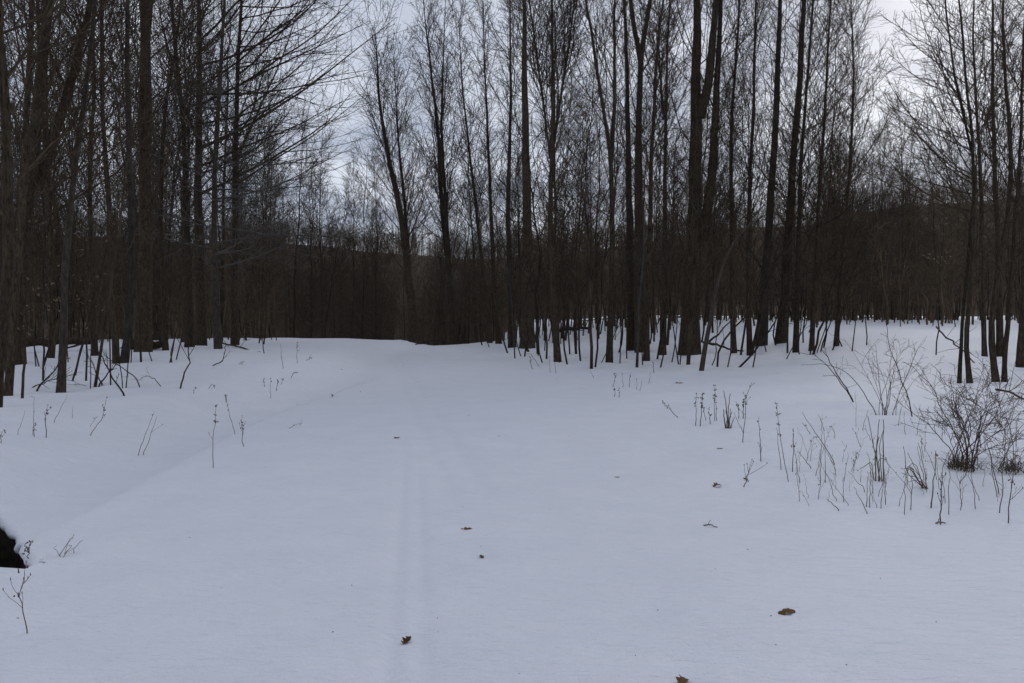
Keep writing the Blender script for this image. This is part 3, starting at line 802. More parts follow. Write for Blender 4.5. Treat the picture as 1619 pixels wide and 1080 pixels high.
whip('wavy thin pale whip past the thickest straight trunk', (851, 562), [(848, 500), (842, 450), (836, 410)], 2.4)
whip('dark wavy sapling standing alone in front of the tangled twigs', (35, 628), [(38, 585), (36, 545), (40, 470), (34, 380)], 4.4, (), M_BARK)
whip('crooked lone stem in the open snow near the sweeping-bough tree', (285, 612), [(292, 590), (300, 567), (298, 545), (296, 500)], 2.6, (), M_BARK)

# ------------------------------------------------------------------ beech saplings that kept their tan leaves
def leafy(label, base, pts, boxes, n, seed):
    rg = np.random.default_rng(seed)
    g = ground(*base); Y = g[1]
    root = link('beech_sapling', None, loc=Vector(g - np.array([0, 0, .05])))
    tag(root, label, 'sapling')
    o0 = np.array(root.location)
    Q, _ = px_line(base, pts, 12, 0.02, rg)
    Q = Q - o0
    R = np.linspace(0.022, 0.008, 12)
    parts = [tubes(Q[None], R[None], 6)]
    leaves_v, leaves_q = [], []
    k = 0
    for (bx, by) in boxes:
        tgt = at(bx, by, Y + rg.normal(0, .4)) - o0
        i = int(np.argmin(np.abs(Q[:, 2] - (tgt[2] - 0.25))))
        A = Q[i]
        br = np.array([A, A * 0.6 + tgt * 0.4 + [0, 0, .05], tgt, tgt + norm((tgt - A)[None])[0] * .25])
        parts.append(tubes(br[None], np.linspace(0.006, 0.0025, 4)[None], 4))
        for _ in range(n):
            c = tgt + rg.normal(0, 0.16, 3) * np.array([1.3, 1, .7])
            a = norm(rg.normal(0, 1, 3) * np.array([1, 1, .5]) + np.array([0, 0, -.5])); b = norm(np.cross(a, rg.normal(0, 1, 3)))
            nn = np.cross(a, b)
            l, w = rg.uniform(.07, .10), rg.uniform(.02, .034)
            leaves_v += [c, c + a * l * .35 + b * w + nn * .008, c + a * l, c + a * l * .35 - b * w + nn * .008, c + a * l * .5 - nn * .006]
            leaves_q += [(k, k + 1, k + 4), (k + 1, k + 2, k + 4), (k + 2, k + 3, k + 4), (k + 3, k, k + 4)]
            k += 5
            parts.append(tubes(np.array([[tgt, c]]), np.array([[.002, .0015]]), 3))
    v, q = merge(parts)
    link('stem', mesh_from('stem', v, q, M_YOUNG), root)
    lf = link('foliage', mesh_from('foliage', np.array(leaves_v), np.array(leaves_q), M_TANLEAF, False), root)
    tag(lf, kind='stuff')
leafy('young beech holding withered tan leaves beside the leaning brown tree', (68, 600), [(70, 480), (76, 400), (66, 340)], [(60, 455), (78, 450), (66, 488), (54, 486), (110, 428), (120, 355), (62, 356), (96, 472), (15, 350), (52, 525)], 5, 1)
leafy('thin beech sapling with a few withered leaves before the pale grey tree', (136, 600), [(140, 500), (146, 420), (150, 360)], [(144, 440), (148, 388), (128, 517), (143, 529), (160, 490), (139, 468)], 4, 2)
leafy('leaf-holding beech twig stem in the dark wood beyond the low rise', (1480, 560), [(1484, 450), (1490, 380), (1494, 330)], [(1490, 322), (1510, 345), (1500, 350), (1464, 404), (1475, 400), (1480, 412)], 6, 3)
leafy('small pale-leaved sapling close to the shadowed edge tree', (10, 610), [(10, 520), (8, 440)], [(6, 470), (10, 495), (12, 424), (18, 510)], 4, 4)

# ------------------------------------------------------------------ fallen wood
def log(label, a, b, r, name='fallen_log', mat=None, stubs=4, snow=False):
    rg = np.random.default_rng(int(abs(a[0] * 7 + a[1])))
    A = np.array(a, float); B = np.array(b, float)
    n = 10
    P = A + (B - A) * np.linspace(0, 1, n)[:, None] + np.concatenate([np.zeros((1, 3)), rg.normal(0, .03, (n - 2, 3)), np.zeros((1, 3))])
    st = [(P, r, r * .6, 9)]
    for _ in range(stubs):
        i = rg.integers(2, n - 1)
        d = norm(rg.normal(0, 1, 3) + np.array([0, 0, .8]))
        st.append((np.array([P[i], P[i] + d * .4, P[i] + d * .8 + rg.normal(0, .06, 3)]), r * .3, r * .12, 4))
    return line_object(name, st, mat or M_BARK, label, 'log' if r > .05 else 'branch')
def gz(px, py, up=0.0, dY=0.0):
    g = ground(px, py); return (g[0], g[1] + dY, g[2] + up)
log('dark fallen log lying in the snow behind the leaning brown tree', gz(14, 560, .35), gz(150, 553, .30), .17)
log('short dark log end beside the thick double-stemmed trunk', gz(205, 553, .2), gz(262, 552, .15), .2)
log('fallen log seen between the saplings past the trail corner', gz(878, 541, .7), gz(930, 540, .75), .12)
log('thin fallen pole propped across the stems by the low rise', gz(1112, 555, .35), gz(1175, 560, .12), .05)
log('leaning dead stick sloping out of the wood onto open snow', gz(345, 545, .12), gz(412, 557, .0), .035, 'fallen_branch', stubs=3)
log('broken limb lying at an angle behind the leafless shrub', gz(1480, 560, .9), gz(1540, 588, .25), .028, 'fallen_branch', M_YOUNG)
log('dark dead limb poking out of the snow beside the shrub', gz(1575, 625, .12), gz(1660, 640, .02), .022, 'fallen_branch')
def bent(label, base, pts, w, name='fallen_branch', twigs=6, mat=None, group=None, tw=0.35):
    rg = np.random.default_rng(int(base[0] * 3 + base[1]))
    Q, Y = px_line(base, pts, 12, 0.008, rg, dyj=0.15)
    r = w * .5 * Y / PIX_F
    R = np.linspace(r, r * .35, 12)[None]
    st = [(Q, r, r * .35, 5)]
    if twigs:
        a, ra, la = spawn(Q[None], R, np.array([tw]), twigs, 0.25, 0.98, 0.75, .25, 1.0, 5, .0, .14, rg, r * .25)
        b, rb, lb = spawn(a, ra, la, 2, 0.3, 0.97, 0.7, 0.25, 0.5, 3, 0.0, 0.14, rg, r * .2)
        for i in range(len(a)): st.append((a[i], ra[i, 0], ra[i, -1], 3))
        for i in range(len(b)): st.append((b[i], rb[i, 0], rb[i, -1], 3))
    return line_object(name, st, mat or M_BARK, label, 'branch', group)
bent('long dead branch slanting down across the dark saplings', (198, 626), [(170, 596), (148, 566), (128, 548)], 3.2)
bent('dead branch leaning against the leaning brown tree', (58, 616), [(78, 588), (94, 556)], 3.2)
bent('stick crossing the other way over the slanting dead branch', (156, 609), [(168, 588), (180, 566)], 3)
bent('arched dead twig bending over beside the slanting dead branch', (222, 613), [(208, 596), (180, 582), (150, 566), (135, 552)], 2)
bent('dead stick leaning into the slanting branch from the tan-leaved beech', (162, 608), [(146, 590), (128, 562)], 2.4)
bent('low tangle of dead twigs at the foot of the leaning brown tree', (48, 614), [(60, 608), (74, 600), (90, 596)], 2.2, twigs=14, tw=.7)
bent('thin dead branch arched low over the snow past the slanting branch', (255, 612), [(240, 600), (220, 596), (200, 604)], 1.3, twigs=4)
bent('forked dead twig lying on open snow near the sweeping-bough tree', (335, 579), [(350, 570), (349, 550), (347, 546)], 2, twigs=4)
bent('fine dead twig spread flat on the snow near the forked one', (345, 578), [(365, 583), (380, 586), (390, 580)], 1.6, twigs=8)
bent('stiff cane leaning out of the snow toward the low rise', (1350, 636), [(1334, 600), (1322, 570), (1314, 553)], 2.4, twigs=3)
bent('second stiff cane leaning beside the first toward the low rise', (1348, 632), [(1334, 606), (1318, 580), (1302, 563), (1282, 560)], 1.8, twigs=3)
bent('long thin cane arching over toward the snowy rise', (1386, 654), [(1366, 612), (1346, 586), (1322, 578), (1290, 581)], 1.5, twigs=3)
bent('tall thin upright cane behind the sparse shrub', (1443, 659), [(1440, 620), (1436, 585), (1431, 550), (1431, 505)], 2, twigs=6)
bent('slim branch lying across the drift at the trail corner', (655, 545), [(672, 541), (690, 538), (715, 541)], 1.8, twigs=5)

# ------------------------------------------------------------------ shrubs
def shrub(label, base, nstem, hgt, spread, seed, rst, k2, k3, straw=True, mat=None, up=0.03, fan=None, wob=.10):
    rg = np.random.default_rng(seed)
    g = ground(*base)
    root = link('shrub', None, loc=Vector(g))
    tag(root, label, 'shrub')
    n = 12
    st = []
    D = norm(np.stack([rg.normal(0, spread, nstem), rg.normal(0, spread, nstem), np.abs(rg.normal(1, .15, nstem))], -1))
    if fan: D[:, 0] += fan; D = norm(D)
    p = np.stack([rg.normal(0, .075, nstem), rg.normal(0, .06, nstem), np.full(nstem, -.05)], -1)
    Ls = hgt * rg.uniform(.7, 1.1, nstem)
    P = np.empty((nstem, n, 3)); P[:, 0] = p
    for s in range(1, n):
        out_ = D * np.array([1, 1, 0])
        D = norm(D + rg.normal(0, wob, (nstem, 3)) + out_ * (.04 + .006 * s) + np.array([0, 0, up - .006 * s]))
        p = p + D * (Ls / (n - 1))[:, None]; P[:, s] = p
    P[:, :, 2] = np.maximum(P[:, :, 2], -.05)
    R = rst * rg.uniform(.6, 1.2, nstem)[:, None] * np.linspace(1, .3, n)[None]
    for i in range(nstem):
        v, q = tubes(P[i:i + 1], R[i:i + 1], 5)
        link('stem', mesh_from('stem', v, q, mat or M_STALK), root)
    a, ra, la = spawn(P, R, Ls, k2, .3, .98, .75, .25, .36, 6, .02, .17, rg, .0024, taper=.5)
    b, rb, lb = spawn(a, ra, la, k3, .2, .98, .8, .25, .5, 4, .0, .2, rg, .0018, taper=.4)
    parts = [tubes(a, ra, 3), tubes(b, rb, 3)]
    v, q = merge(parts)
    v[:, 2] = np.maximum(v[:, 2], -.04)
    tag(link('twigs', mesh_from('twigs', v, q, mat or M_STALK), root), kind='stuff')
    if straw:
        parts = []
        for i in range(80):
            a0 = np.array([rg.normal(0, .09), rg.normal(0, .07), -.02])
            d = norm(np.array([rg.normal(0, .6), rg.normal(0, .5), .8]))
            l = rg.uniform(.08, .26)
            parts.append(tubes(np.array([[a0, a0 + d * l * .6, a0 + d * l + np.array([rg.normal(0, .03), 0, -.06])]]), np.array([[.003, .0025, .001]]), 3))
        v, q = merge(parts)
        tag(link('dead_grass', mesh_from('dead_grass', v, q, M_STALK), root), kind='stuff')
shrub('dense leafless shrub with a tangle of dark twigs standing in the snow', (1522, 738), 22, 1.3, .10, 11, .006, 6, 4, mat=M_SHRUB, wob=.22, up=.06)
shrub('sparse leafless shrub of thin upright canes near the low rise', (1402, 656), 11, 1.35, .20, 12, .006, 4, 3, straw=False)
shrub('low twiggy bush among stalks beyond the dense leafless shrub', (1600, 742), 8, .8, .25, 13, .004, 4, 3)
shrub('small leafless bush at the foot of the clump of trees', (1585, 672), 9, 1.0, .3, 14, .0045, 4, 3, straw=False)

# ------------------------------------------------------------------ weed stalks
def stalk(base, pts, w, label, group=None, seedhead=0, twigs=0, mat=None, tw=.12, name='weed_stalk'):
    rg = np.random.default_rng(int(base[0] * 5 + base[1] * 3))
    Q, Y = px_line(base, pts, 9, 0.0045, rg, dyj=rg.normal(0, .012))
    r = w * .29 * Y / PIX_F
    st = [(Q, r, r * .4, 5)]
    R = np.linspace(r, r * .6, 9)[None]
    if twigs:
        a, ra, la = spawn(Q[None], R, np.array([tw]), twigs, .35, .98, .6, .2, 1.0, 4, .06, .1, rg, r * .35)
        for i in range(len(a)):
            st.append((a[i], ra[i, 0], ra[i, -1], 3))
            e = a[i, -1]
            st.append((np.array([e, e + [0, 0, .006], e + [0, 0, .013]]), r * 1.1, r * .4, 4))
    for _ in range(seedhead):
        i = rg.integers(5, 9)
        e = Q[i] + rg.normal(0, .012, 3)
        d = norm(rg.normal(0, 1, 3) + np.array([0, 0, .6])) * rg.uniform(.012, .03)
        st.append((np.array([e, e + d * .5, e + d]), r * 1.6, r * .5, 4))
    if '{' in label:
        hp = base[1] - pts[-1][1]; ln = abs(pts[-1][0] - base[0]) / max(hp, 1)
        lk = ('short ' if hp < 35 else 'tall ' if hp > 72 else 'mid-height ') + ('steeply slanting' if ln > .5 else 'leaning' if ln > .15 else 'upright')
        lk += ' seeded' if seedhead > 3 else ' forked' if twigs else ''
        label = label.format(look=lk)
    return line_object(name, st, mat or M_STALK, label, 'stalk', group)

G = 'weed stalks in front of the dense shrub'
SIDE = ['beyond the straw sheaf from the shrub', 'between the straw sheaf and grass tuft', 'before the dense shrub']
for base, pts, w, sh, tw in [
 ((1203, 726), [(1202, 700), (1200, 659)], 2.6, 2, 0), ((1235, 742), [(1232, 705), (1230, 676)], 2.2, 0, 0), ((1247, 760), [(1240, 730), (1233, 686), (1228, 640)], 2.2, 14, 0),
 ((1253, 745), [(1255, 712), (1257, 678)], 2.6, 2, 0), ((1265, 762), [(1256, 712), (1253, 686)], 2.0, 4, 2), ((1282, 740), [(1270, 724), (1258, 712)], 2.4, 0, 0), ((1321, 734), [(1294, 690), (1269, 652)], 2.6, 0, 0),
 ((1297, 761), [(1299, 720), (1300, 682)], 2.4, 0, 0), ((1305, 761), [(1303, 720), (1302, 682)], 2.0, 0, 0), ((1290, 751), [(1295, 730), (1298, 710)], 1.8, 0, 0), ((1323, 790), [(1312, 764), (1300, 737)], 2.0, 0, 0),
 ((1334, 793), [(1332, 772), (1330, 753)], 2.2, 0, 0), ((1342, 799), [(1324, 775), (1305, 747)], 1.6, 0, 0), ((1326, 806), [(1317, 798), (1307, 789)], 3.0, 0, 0), ((1371, 811), [(1360, 790), (1349, 769)], 2.6, 0, 0),
 ((1370, 799), [(1371, 775), (1373, 744)], 2.4, 0, 0), ((1375, 799), [(1375, 770), (1374, 735)], 2.2, 0, 0), ((1367, 776), [(1352, 758), (1337, 742)], 2.0, 0, 0), ((1386, 800), [(1382, 788), (1379, 780)], 1.6, 0, 0),
 ((1500, 812), [(1500, 770), (1499, 730)], 2.4, 0, 0), ((1519, 805), [(1520, 780), (1513, 745)], 2.2, 0, 3), ((1542, 804), [(1540, 775), (1538, 736)], 2.2, 0, 0),
 ((1580, 780), [(1567, 735), (1552, 683)], 2.8, 0, 0), ((1577, 785), [(1566, 742), (1556, 690)], 2.6, 0, 0), ((1517, 764), [(1536, 735), (1555, 702)], 2.2, 0, 0), ((1440, 805), [(1441, 780), (1443, 740)], 2.6, 0, 1),
 ((1430, 812), [(1430, 780), (1431, 730)], 2.2, 0, 0), ((1461, 758), [(1456, 735), (1451, 705)], 2.2, 0, 0), ((1421, 799), [(1428, 780), (1434, 765)], 1.8, 0, 0), ((1322, 752), [(1318, 735), (1312, 722)], 1.6, 0, 2), ((1350, 742), [(1351, 730), (1352, 716)], 1.8, 6, 1),
 ((1410, 748), [(1390, 770), (1370, 775)], 1.4, 0, 0), ((1548, 790), [(1540, 770), (1531, 752)], 1.8, 0, 2)]:
    stalk(base, pts, w, '{look} dry weed stalk ' + SIDE[0 if base[0] < 1380 else 1 if base[0] < 1470 else 2], G, sh, tw)
rgw = np.random.default_rng(88)
for _ in range(78):
    bx, by = rgw.uniform(1255, 1640), rgw.uniform(668, 800)
    hh = rgw.uniform(16, 60); ln = rgw.normal(0, .35)
    stalk((bx, by), [(bx + hh * ln * .4, by - hh * .5), (bx + hh * ln, by - hh)], rgw.uniform(1.1, 2.0), '{look} straw wisp ' + SIDE[0 if bx < 1380 else 1 if bx < 1470 else 2], 'straw wisps among the weed stalks', int(rgw.integers(0, 3)), int(rgw.integers(0, 3)), M_STALK if rgw.random() < .45 else M_STRAW, name='straw_wisp')
stalk((1472, 802), [(1475, 760), (1479, 711)], 4.0, 'thickest upright weed stalk, broken flat at the top, before the shrub', seedhead=1)
stalk((1487, 827), [(1489, 790), (1492, 752)], 4.0, 'stout weed stalk with forked tip and straw round its foot', twigs=6, tw=.1)
stalk((1580, 809), [(1584, 760), (1585, 683)], 2.8, 'tall weed stalk branching finely at the top beside the shrub', twigs=8, tw=.22)
stalk((1594, 826), [(1601, 770), (1607, 720)], 3.4, 'tall slanting weed stalk with seed tufts beside the low twiggy bush', seedhead=10, twigs=5, tw=.12)
stalk((1176, 768), [(1184, 752), (1187, 743)], 3.0, 'little crooked branching twig standing apart from the weed stalks', twigs=5, tw=.3, name='sprig')
stalk((1400, 797), [(1401, 770), (1400, 742)], 2.2, 'thin reddish cane before the sheaf of pale stalks', None, 0, 2, M_REDCANE, name='cane')
stalk((1393, 801), [(1399, 775), (1404, 751)], 2.2, 'second reddish cane crossing the first one at a slant', None, 0, 1, M_REDCANE, name='cane')
# a sheaf of pale stalks
def clump(name, label, cat, base, tops, w, mat, part):
    g = ground(*base); Y = g[1]
    rg = np.random.default_rng(int(base[0]))
    root = link(name, None, loc=Vector(g)); tag(root, label, cat)
    for t in tops:
        b = np.array([rg.normal(0, .03), rg.normal(0, .03), -.04])
        pts = [b] + [at(*p, Y) - g + np.array([0, rg.normal(0, .05), 0]) for p in t]
        P = np.array(pts)
        s = np.linspace(0, 1, len(P)); ss = np.linspace(0, 1, 8)
        Q = np.stack([np.interp(ss, s, P[:, k]) for k in range(3)], -1) + rg.normal(0, .003, (8, 3))
        r = w * .33 * Y / PIX_F * rg.uniform(.7, 1.1)
        v, q = tubes(Q[None], np.linspace(r, r * .5, 8)[None], 5)
        link(part, mesh_from(part, v, q, mat), root)
clump('stalk_clump', 'upright sheaf of straw coloured stalks rooted together', 'stalks', (1386, 758), [[(1382, 710), (1374, 657)], [(1388, 710), (1385, 661)], [(1392, 710), (1394, 663)], [(1396, 715), (1400, 682)], [(1384, 720), (1388, 690)], [(1392, 725), (1404, 728)], [(1380, 730), (1361, 742)]], 3.2, M_STALK, 'stalk')
clump('grass_tuft', 'tuft of dry grass arching over beside the straw coloured sheaf', 'grass', (1464, 770), [[(1440, 735), (1432, 748), (1430, 765)], [(1445, 730), (1434, 736), (1432, 758)], [(1442, 742), (1425, 742)], [(1440, 750), (1426, 705)], [(1450, 740), (1436, 715)], [(1452, 748), (1440, 736), (1436, 756)], [(1452, 755), (1430, 750)], [(1455, 760), (1438, 762)], [(1458, 745), (1452, 700)], [(1448, 752), (1435, 732), (1440, 770)]], 2.2, M_STALK, 'blade')
clump('stalk_clump', 'thick little clump of dark seeded stalks standing off from the wood', 'stalks', (1151, 675), [[(1147, 645), (1144, 617)], [(1152, 648), (1156, 622)], [(1146, 660), (1146, 648)], [(1150, 662), (1149, 650)], [(1154, 662), (1158, 652)], [(1158, 668), (1164, 660)], [(1153, 660), (1154, 645)]], 3.4, M_STALK, 'stalk')
G2 = 'seeded weeds beside the dark clump'
for base, pts, w, sh, tw in [((1100, 672), [(1101, 648), (1102, 623)], 2.4, 6, 0), ((1107, 673), [(1110, 648), (1112, 625)], 2.6, 18, 0), ((1123, 670), [(1122, 655), (1120, 648)], 2.4, 4, 2), ((1130, 665), [(1130, 640), (1130, 610)], 2, 12, 0), ((1133, 664), [(1132, 645), (1128, 625)], 2, 6, 2),
 ((1175, 661), [(1175, 645), (1175, 631)], 2.6, 14, 0), ((1174, 699), [(1179, 660), (1181, 625), (1190, 604)], 2.4, 6, 5), ((1168, 661), [(1167, 648), (1166, 637)], 2.2, 8, 1), ((1116, 664), [(1113, 650), (1110, 640)], 1.8, 6, 0), ((1175, 684), [(1166, 666), (1160, 652)], 1.8, 0, 0)]:
    stalk(base, pts, w, '{look} weed in snow beside the thick dark clump of stalks', G2, sh, tw)
stalk((1072, 660), [(1060, 648), (1050, 637)], 2.2, 'small twig slanting out of open snow apart from the seeded weeds', None, 5, 2, name='sprig')
stalk((1203, 728), [(1203, 712), (1202, 700)], 2, 'short dark stub beside the crooked branching twig', None, 0, 1, name='sprig')
G3 = 'faint weeds at the edge of the open snow before the wood'
for base, pts, w, sh, tw in [((853, 580), [(840, 560), (826, 556)], 1.4, 1, 2), ((842, 584), [(839, 575), (838, 563)], 2, 7, 1), ((870, 590), [(869, 575), (868, 562)], 1.3, 0, 0), ((879, 590), [(877, 575), (876, 566)], 1.3, 0, 0), ((969, 612), [(972, 602), (972, 590)], 1.6, 5, 3), ((985, 612), [(984, 600), (983, 588)], 1.3, 0, 1), ((995, 612), [(996, 598), (998, 588)], 1.6, 2, 0), ((1007, 616), [(1007, 606), (1006, 598)], 1.4, 1, 0), ((972, 627), [(972, 620), (971, 614)], 2, 4, 0), ((979, 628), [(979, 620), (978, 614)], 1.8, 3, 0), ((1026, 606), [(1027, 598), (1028, 588)], 1.4, 0, 0), ((1012, 618), [(1014, 608), (1015, 600)], 1.4, 0, 0), ((939, 598), [(936, 592), (934, 586)], 1.4, 0, 0), ((1034, 590), [(1033, 580), (1033, 572)], 1.8, 4, 1)]:
    stalk(base, pts, w, '{look} faint weed on open snow before the straight trunks', G3, sh, tw)
G4 = 'thin weeds on the snow bank by the hollow'
for base, pts, w, sh, tw in [((28, 687), [(35, 668), (42, 648)], 1.3, 0, 0), ((52, 687), [(53, 660), (55, 628)], 1.5, 2, 0), ((73, 691), [(73, 668), (73, 652), (82, 645)], 2.4, 8, 3), ((85, 668), [(93, 648), (100, 626)], 1.4, 0, 0), ((142, 688), [(160, 666), (166, 650), (170, 631)], 2, 8, 2), ((143, 674), [(147, 667), (151, 661)], 1.3, 2, 0), ((115, 661), [(116, 650), (117, 642)], 1.2, 0, 0),
 ((372, 686), [(364, 660), (357, 625)], 1.7, 5, 0), ((385, 705), [(383, 690), (381, 662)], 2.2, 6, 4), ((457, 677), [(466, 673), (475, 668)], 1.5, 4, 0), ((3, 700), [(3, 690), (5, 682)], 2, 4, 1), ((54, 690), [(55, 680), (56, 672)], 2, 7, 0), ((418, 612), [(417, 606), (416, 600)], 1.6, 6, 1), ((428, 630), [(427, 615), (428, 600)], 1.4, 5, 0), ((437, 618), [(438, 608), (439, 600)], 1.8, 9, 0), ((445, 608), [(446, 602), (448, 598)], 1.4, 5, 1), ((460, 598), [(464, 590), (470, 588)], 1.5, 7, 2), ((448, 583), [(445, 565), (444, 544)], 1.4, 0, 0), ((470, 574), [(469, 560), (470, 542)], 1.4, 10, 0), ((484, 570), [(489, 567), (494, 565)], 1.4, 6, 1), ((306, 622), [(308, 616), (311, 613)], 1.5, 5, 0), ((330, 614), [(336, 607), (340, 612)], 1.6, 4, 0), ((358, 636), [(357, 628), (357, 624)], 1.8, 5, 0), ((525, 628), [(525, 626), (525, 623)], 2, 4, 0)]:
    stalk(base, pts, w, '{look} withered weed on the ' + ('far end of the snow bank' if base[1] < 640 else 'snow bank above the hollow' if base[0] < 300 else 'trailside snow past the parallel straws'), G4, sh, tw)
stalk((218, 719), [(232, 684), (245, 650)], 1.9, 'first of two parallel leaning straws on the snow bank', None, 1)
stalk((226, 718), [(237, 690), (247, 659)], 1.9, 'second of two parallel leaning straws, with a side twig', None, 0, 1, tw=.3)
stalk((337, 738), [(336, 700), (339, 660), (339, 643)], 2.2, 'tall solitary weed with a seed head standing upright on open snow', None, 10, 2)
stalk((43, 1000), [(42, 970), (42, 940), (47, 915), (54, 896)], 3.2, 'bare sprig with budded forks in the foreground below the hollow', None, 4, 7, M_REDCANE, tw=.14, name='sprig')
stalk((44, 884), [(45, 870), (48, 857)], 3.2, 'tiny dark sprig on the rim of the hollow', None, 7, 3, name='sprig', tw=.05)
clump('grass_tuft', 'little tuft of dry twigs in the snow beside the hollow', 'grass', (101, 874), [[(103, 860), (112, 848)], [(96, 862), (97, 858)], [(110, 862), (113, 849)], [(118, 866), (135, 852)], [(113, 872), (115, 866)], [(104, 868), (109, 862)]], 1.8, M_STALK, 'blade')

# ------------------------------------------------------------------ dead leaves, twigs and bark lying on the snow
def leaf_mesh(seed, lobes, curl, fold):
    rg = np.random.default_rng(seed)
    n = 24
    t = np.linspace(0, 1, n)
    wd = (np.sin(np.pi * t ** .8) ** .7) * (0.40 + 0.60 * np.abs(np.sin(t * math.pi * lobes + .4))) * .30 + .012
    rows = []
    for s in (-1, -.55, 0, .55, 1):
        x = (t - .5); y = s * wd * (1 + .06 * rg.normal(size=n))
        z = curl * (t - .45) ** 2 * 1.6 + fold * np.abs(s) ** 1.4 * wd * 1.5 + .03 * np.sin(t * 9 + s * 3) + .007 * rg.normal(size=n)
        rows.append(np.stack([x, y, z], -1))
    v = np.stack(rows); v[..., 2] -= v[..., 2].min()
    m = 5
    ii = np.arange(m - 1)[:, None] * n + np.arange(n - 1)[None]
    q = np.stack([ii, ii + 1, ii + n + 1, ii + n], -1).reshape(-1, 4)
    me = mesh_from('leaf', v.reshape(-1, 3), q, M_LEAF)
    return me
leaf_lib = [leaf_mesh(1, 2.5, -.42, -.30), leaf_mesh(2, 3, .35, .5), leaf_mesh(3, 4, -.4, .35), leaf_mesh(4, 3, .1, .25)]
for i, (px, py, size, rot, k, label) in enumerate([
 (1244, 968, .105, .3, 0, 'curled brown oak leaf, the largest one on the near snow'),
 (643, 1013, .075, 1.2, 1, 'folded brown leaf lying in the old ski track'),
 (1134, 769, .105, .5, 2, 'brown leaf standing on edge near the crooked branching twig'),
 (761, 880, .055, 2.0, 1, 'small hooked brown leaf beside the track'),
 (737, 835, .095, .1, 3, 'flat dark leaf sliver just past the hooked leaf'),
 (1080, 1079, .09, .9, 2, 'dark ragged leaf cut by the bottom of the view'),
 (625, 692, .13, .1, 3, 'thin dark leaf lying flat far up the trail'),
 (740, 656, .07, .2, 3, 'faint leaf lying flat far up the trail past the dark one'),
 (975, 754, .07, .2, 3, 'half buried greyish leaf on the smooth snow of the trail side'),
 (1072, 606, .28, .1, 3, 'dark leaf cluster on the snow before the wood'),
 (1138, 709, .10, .4, 3, 'thin leaf scrap near the seeded weeds'),
 (788, 689, .05, .2, 3, 'tiny dark leaf scrap alone on the trail')]):
    g = ground(px, py)
    o = link('dead_leaf', leaf_lib[k], loc=(g[0], g[1], g[2] - .004))
    o.scale = (size, size, size * (1.0 if k != 3 else .5))
    o.rotation_euler = (.1, -.1, rot)
    tag(o, label, 'leaf', 'dead leaves on the snow')
def lying(label, a, b, w, name='twig'):
    rg = np.random.default_rng(int(a[0]))
    A, B = ground(*a), ground(*b)
    n = 7
    P = A + (B - A) * np.linspace(0, 1, n)[:, None] + rg.normal(0, .006, (n, 3))
    P[:, 2] = height(P[:, 0], P[:, 1]) + .004 + .012 * np.sin(np.linspace(0, 3, n)) ** 2
    r = w * .5 * A[1] / PIX_F
    line_object(name, [(P, r, r * .6, 5), (np.array([P[2], P[2] + [.01, .01, .02], P[2] + [.025, .01, .035]]), r * .6, r * .3, 4)], M_STALK, label, 'twig')
lying('short bare twig with a knob lying on smooth snow', (1111, 832), (1134, 835), 2.2)
lying('straw scrap lying at the foot of the stout forked weed stalk', (1478, 829), (1496, 829), 3)
lying('thin twig lying on the snow near the reddish canes', (1176, 757), (1184, 762), 2)
fl = np.array([[-.5, -.3, 0], [.5, -.2, .15], [.4, .35, .3], [-.35, .4, .1], [0, 0, .55]])
frag = mesh_from('bark_fragment', fl, np.array([(0, 1, 4), (1, 2, 4), (2, 3, 4), (3, 0, 4)]), M_STALK, False)
rgf = np.random.default_rng(5)
for (px, py) in [(556, 926), (692, 978), (698, 862), (731, 802), (821, 1066), (1227, 1021), (1338, 1052), (1182, 870), (1131, 900), (1219, 974), (560, 590), (540, 585), (525, 627), (13, 945), (28, 978), (526, 1000), (693, 1000), (1005, 1038), (570, 620), (1260, 590), (880, 600), (420, 740), (300, 850), (900, 690), (1000, 720), (1031, 870), (470, 640), (760, 865), (1392, 915), (1480, 985), (1040, 965), (350, 930)]:
    g = ground(px, py)
    o = link('bark_fragment', frag, loc=(g[0], g[1], g[2] - .001))
    s = rgf.uniform(.007, .014) * max(1, g[1] / 6)
    o.scale = (s, s * .7, s * .8); o.rotation_euler = (0, 0, rgf.random() * 6.28)
    tag(o, 'tiny dark bark speck lying on the smooth snow', 'bark', 'bark specks on the snow')


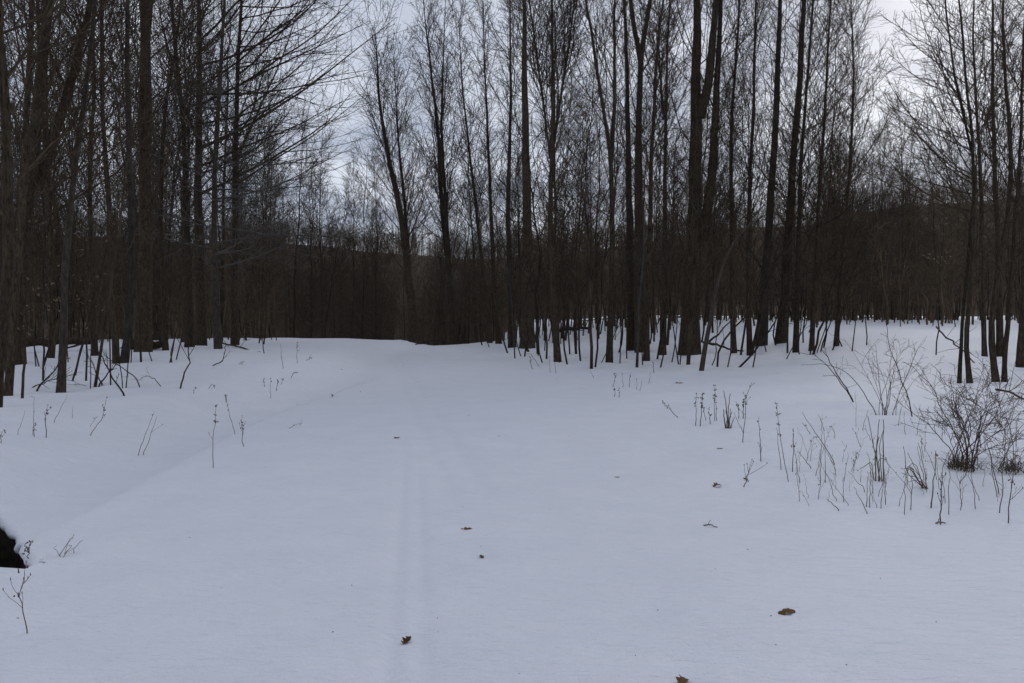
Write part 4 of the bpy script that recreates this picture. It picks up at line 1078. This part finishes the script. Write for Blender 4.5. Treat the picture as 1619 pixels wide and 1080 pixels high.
# ------------------------------------------------------------------ melt wells: the snow sinks a little round trunks, stems and leaves
def melt_wells():
    me = bpy.data.objects['snow_ground'].data
    co = np.empty(len(me.vertices) * 3, np.float32); me.vertices.foreach_get('co', co)
    co = co.reshape(-1, 3)
    order = np.argsort(co[:, 1], kind='stable'); ysort = co[order, 1]
    spec = {'tree': (.075, .50), 'sapling': (.035, .22), 'stalk': (.014, .075), 'stalks': (.022, .14), 'grass': (.016, .12), 'shrub': (.05, .30), 'leaf': (.012, .09)}
    for o in list(col.objects):
        if o.parent is not None or o.get('category') not in spec: continue
        dep, rad = spec[o['category']]
        x, y = o.location.x, o.location.y
        if y > 60: continue
        a, b = np.searchsorted(ysort, [y - 3 * rad, y + 3 * rad])
        idx = order[a:b]
        d2 = (co[idx, 0] - x) ** 2 + (co[idx, 1] - y) ** 2
        near = d2 < (3 * rad) ** 2
        idx = idx[near]; d2 = d2[near]
        co[idx, 2] += -dep * np.exp(-d2 / rad ** 2) + dep * .22 * np.exp(-(np.sqrt(d2) - 1.7 * rad) ** 2 / (.5 * rad) ** 2)
        if o['category'] == 'leaf':
            o.location.z -= .008
    me.vertices.foreach_set('co', co.ravel()); me.update()
melt_wells()

# ------------------------------------------------------------------ thin winter air between the trees
def haze():
    top = 56.0
    x0, x1, y0, y1, z0 = -428.0, 428.0, -16.0, 470.0, -19.0
    v = np.array([(x, y, z) for z in (z0, top) for y in (y0, y1) for x in (x0, x1)], float)
    q = np.array([(0, 2, 3, 1), (4, 5, 7, 6), (0, 1, 5, 4), (2, 6, 7, 3), (0, 4, 6, 2), (1, 3, 7, 5)])
    m = bpy.data.materials.new('haze'); m.use_nodes = True
    t = m.node_tree; t.nodes.clear()
    o = t.nodes.new('ShaderNodeOutputMaterial'); pv = t.nodes.new('ShaderNodeVolumePrincipled')
    pv.inputs['Color'].default_value = (0.93, 0.94, 0.96, 1)
    pv.inputs['Density'].default_value = 0.00016
    t.links.new(pv.outputs[0], o.inputs['Volume'])
    tag(link('haze', mesh_from('haze', v, q, m, False)), 'thin pale winter haze between the distant trees', 'haze', kind='stuff')
haze()
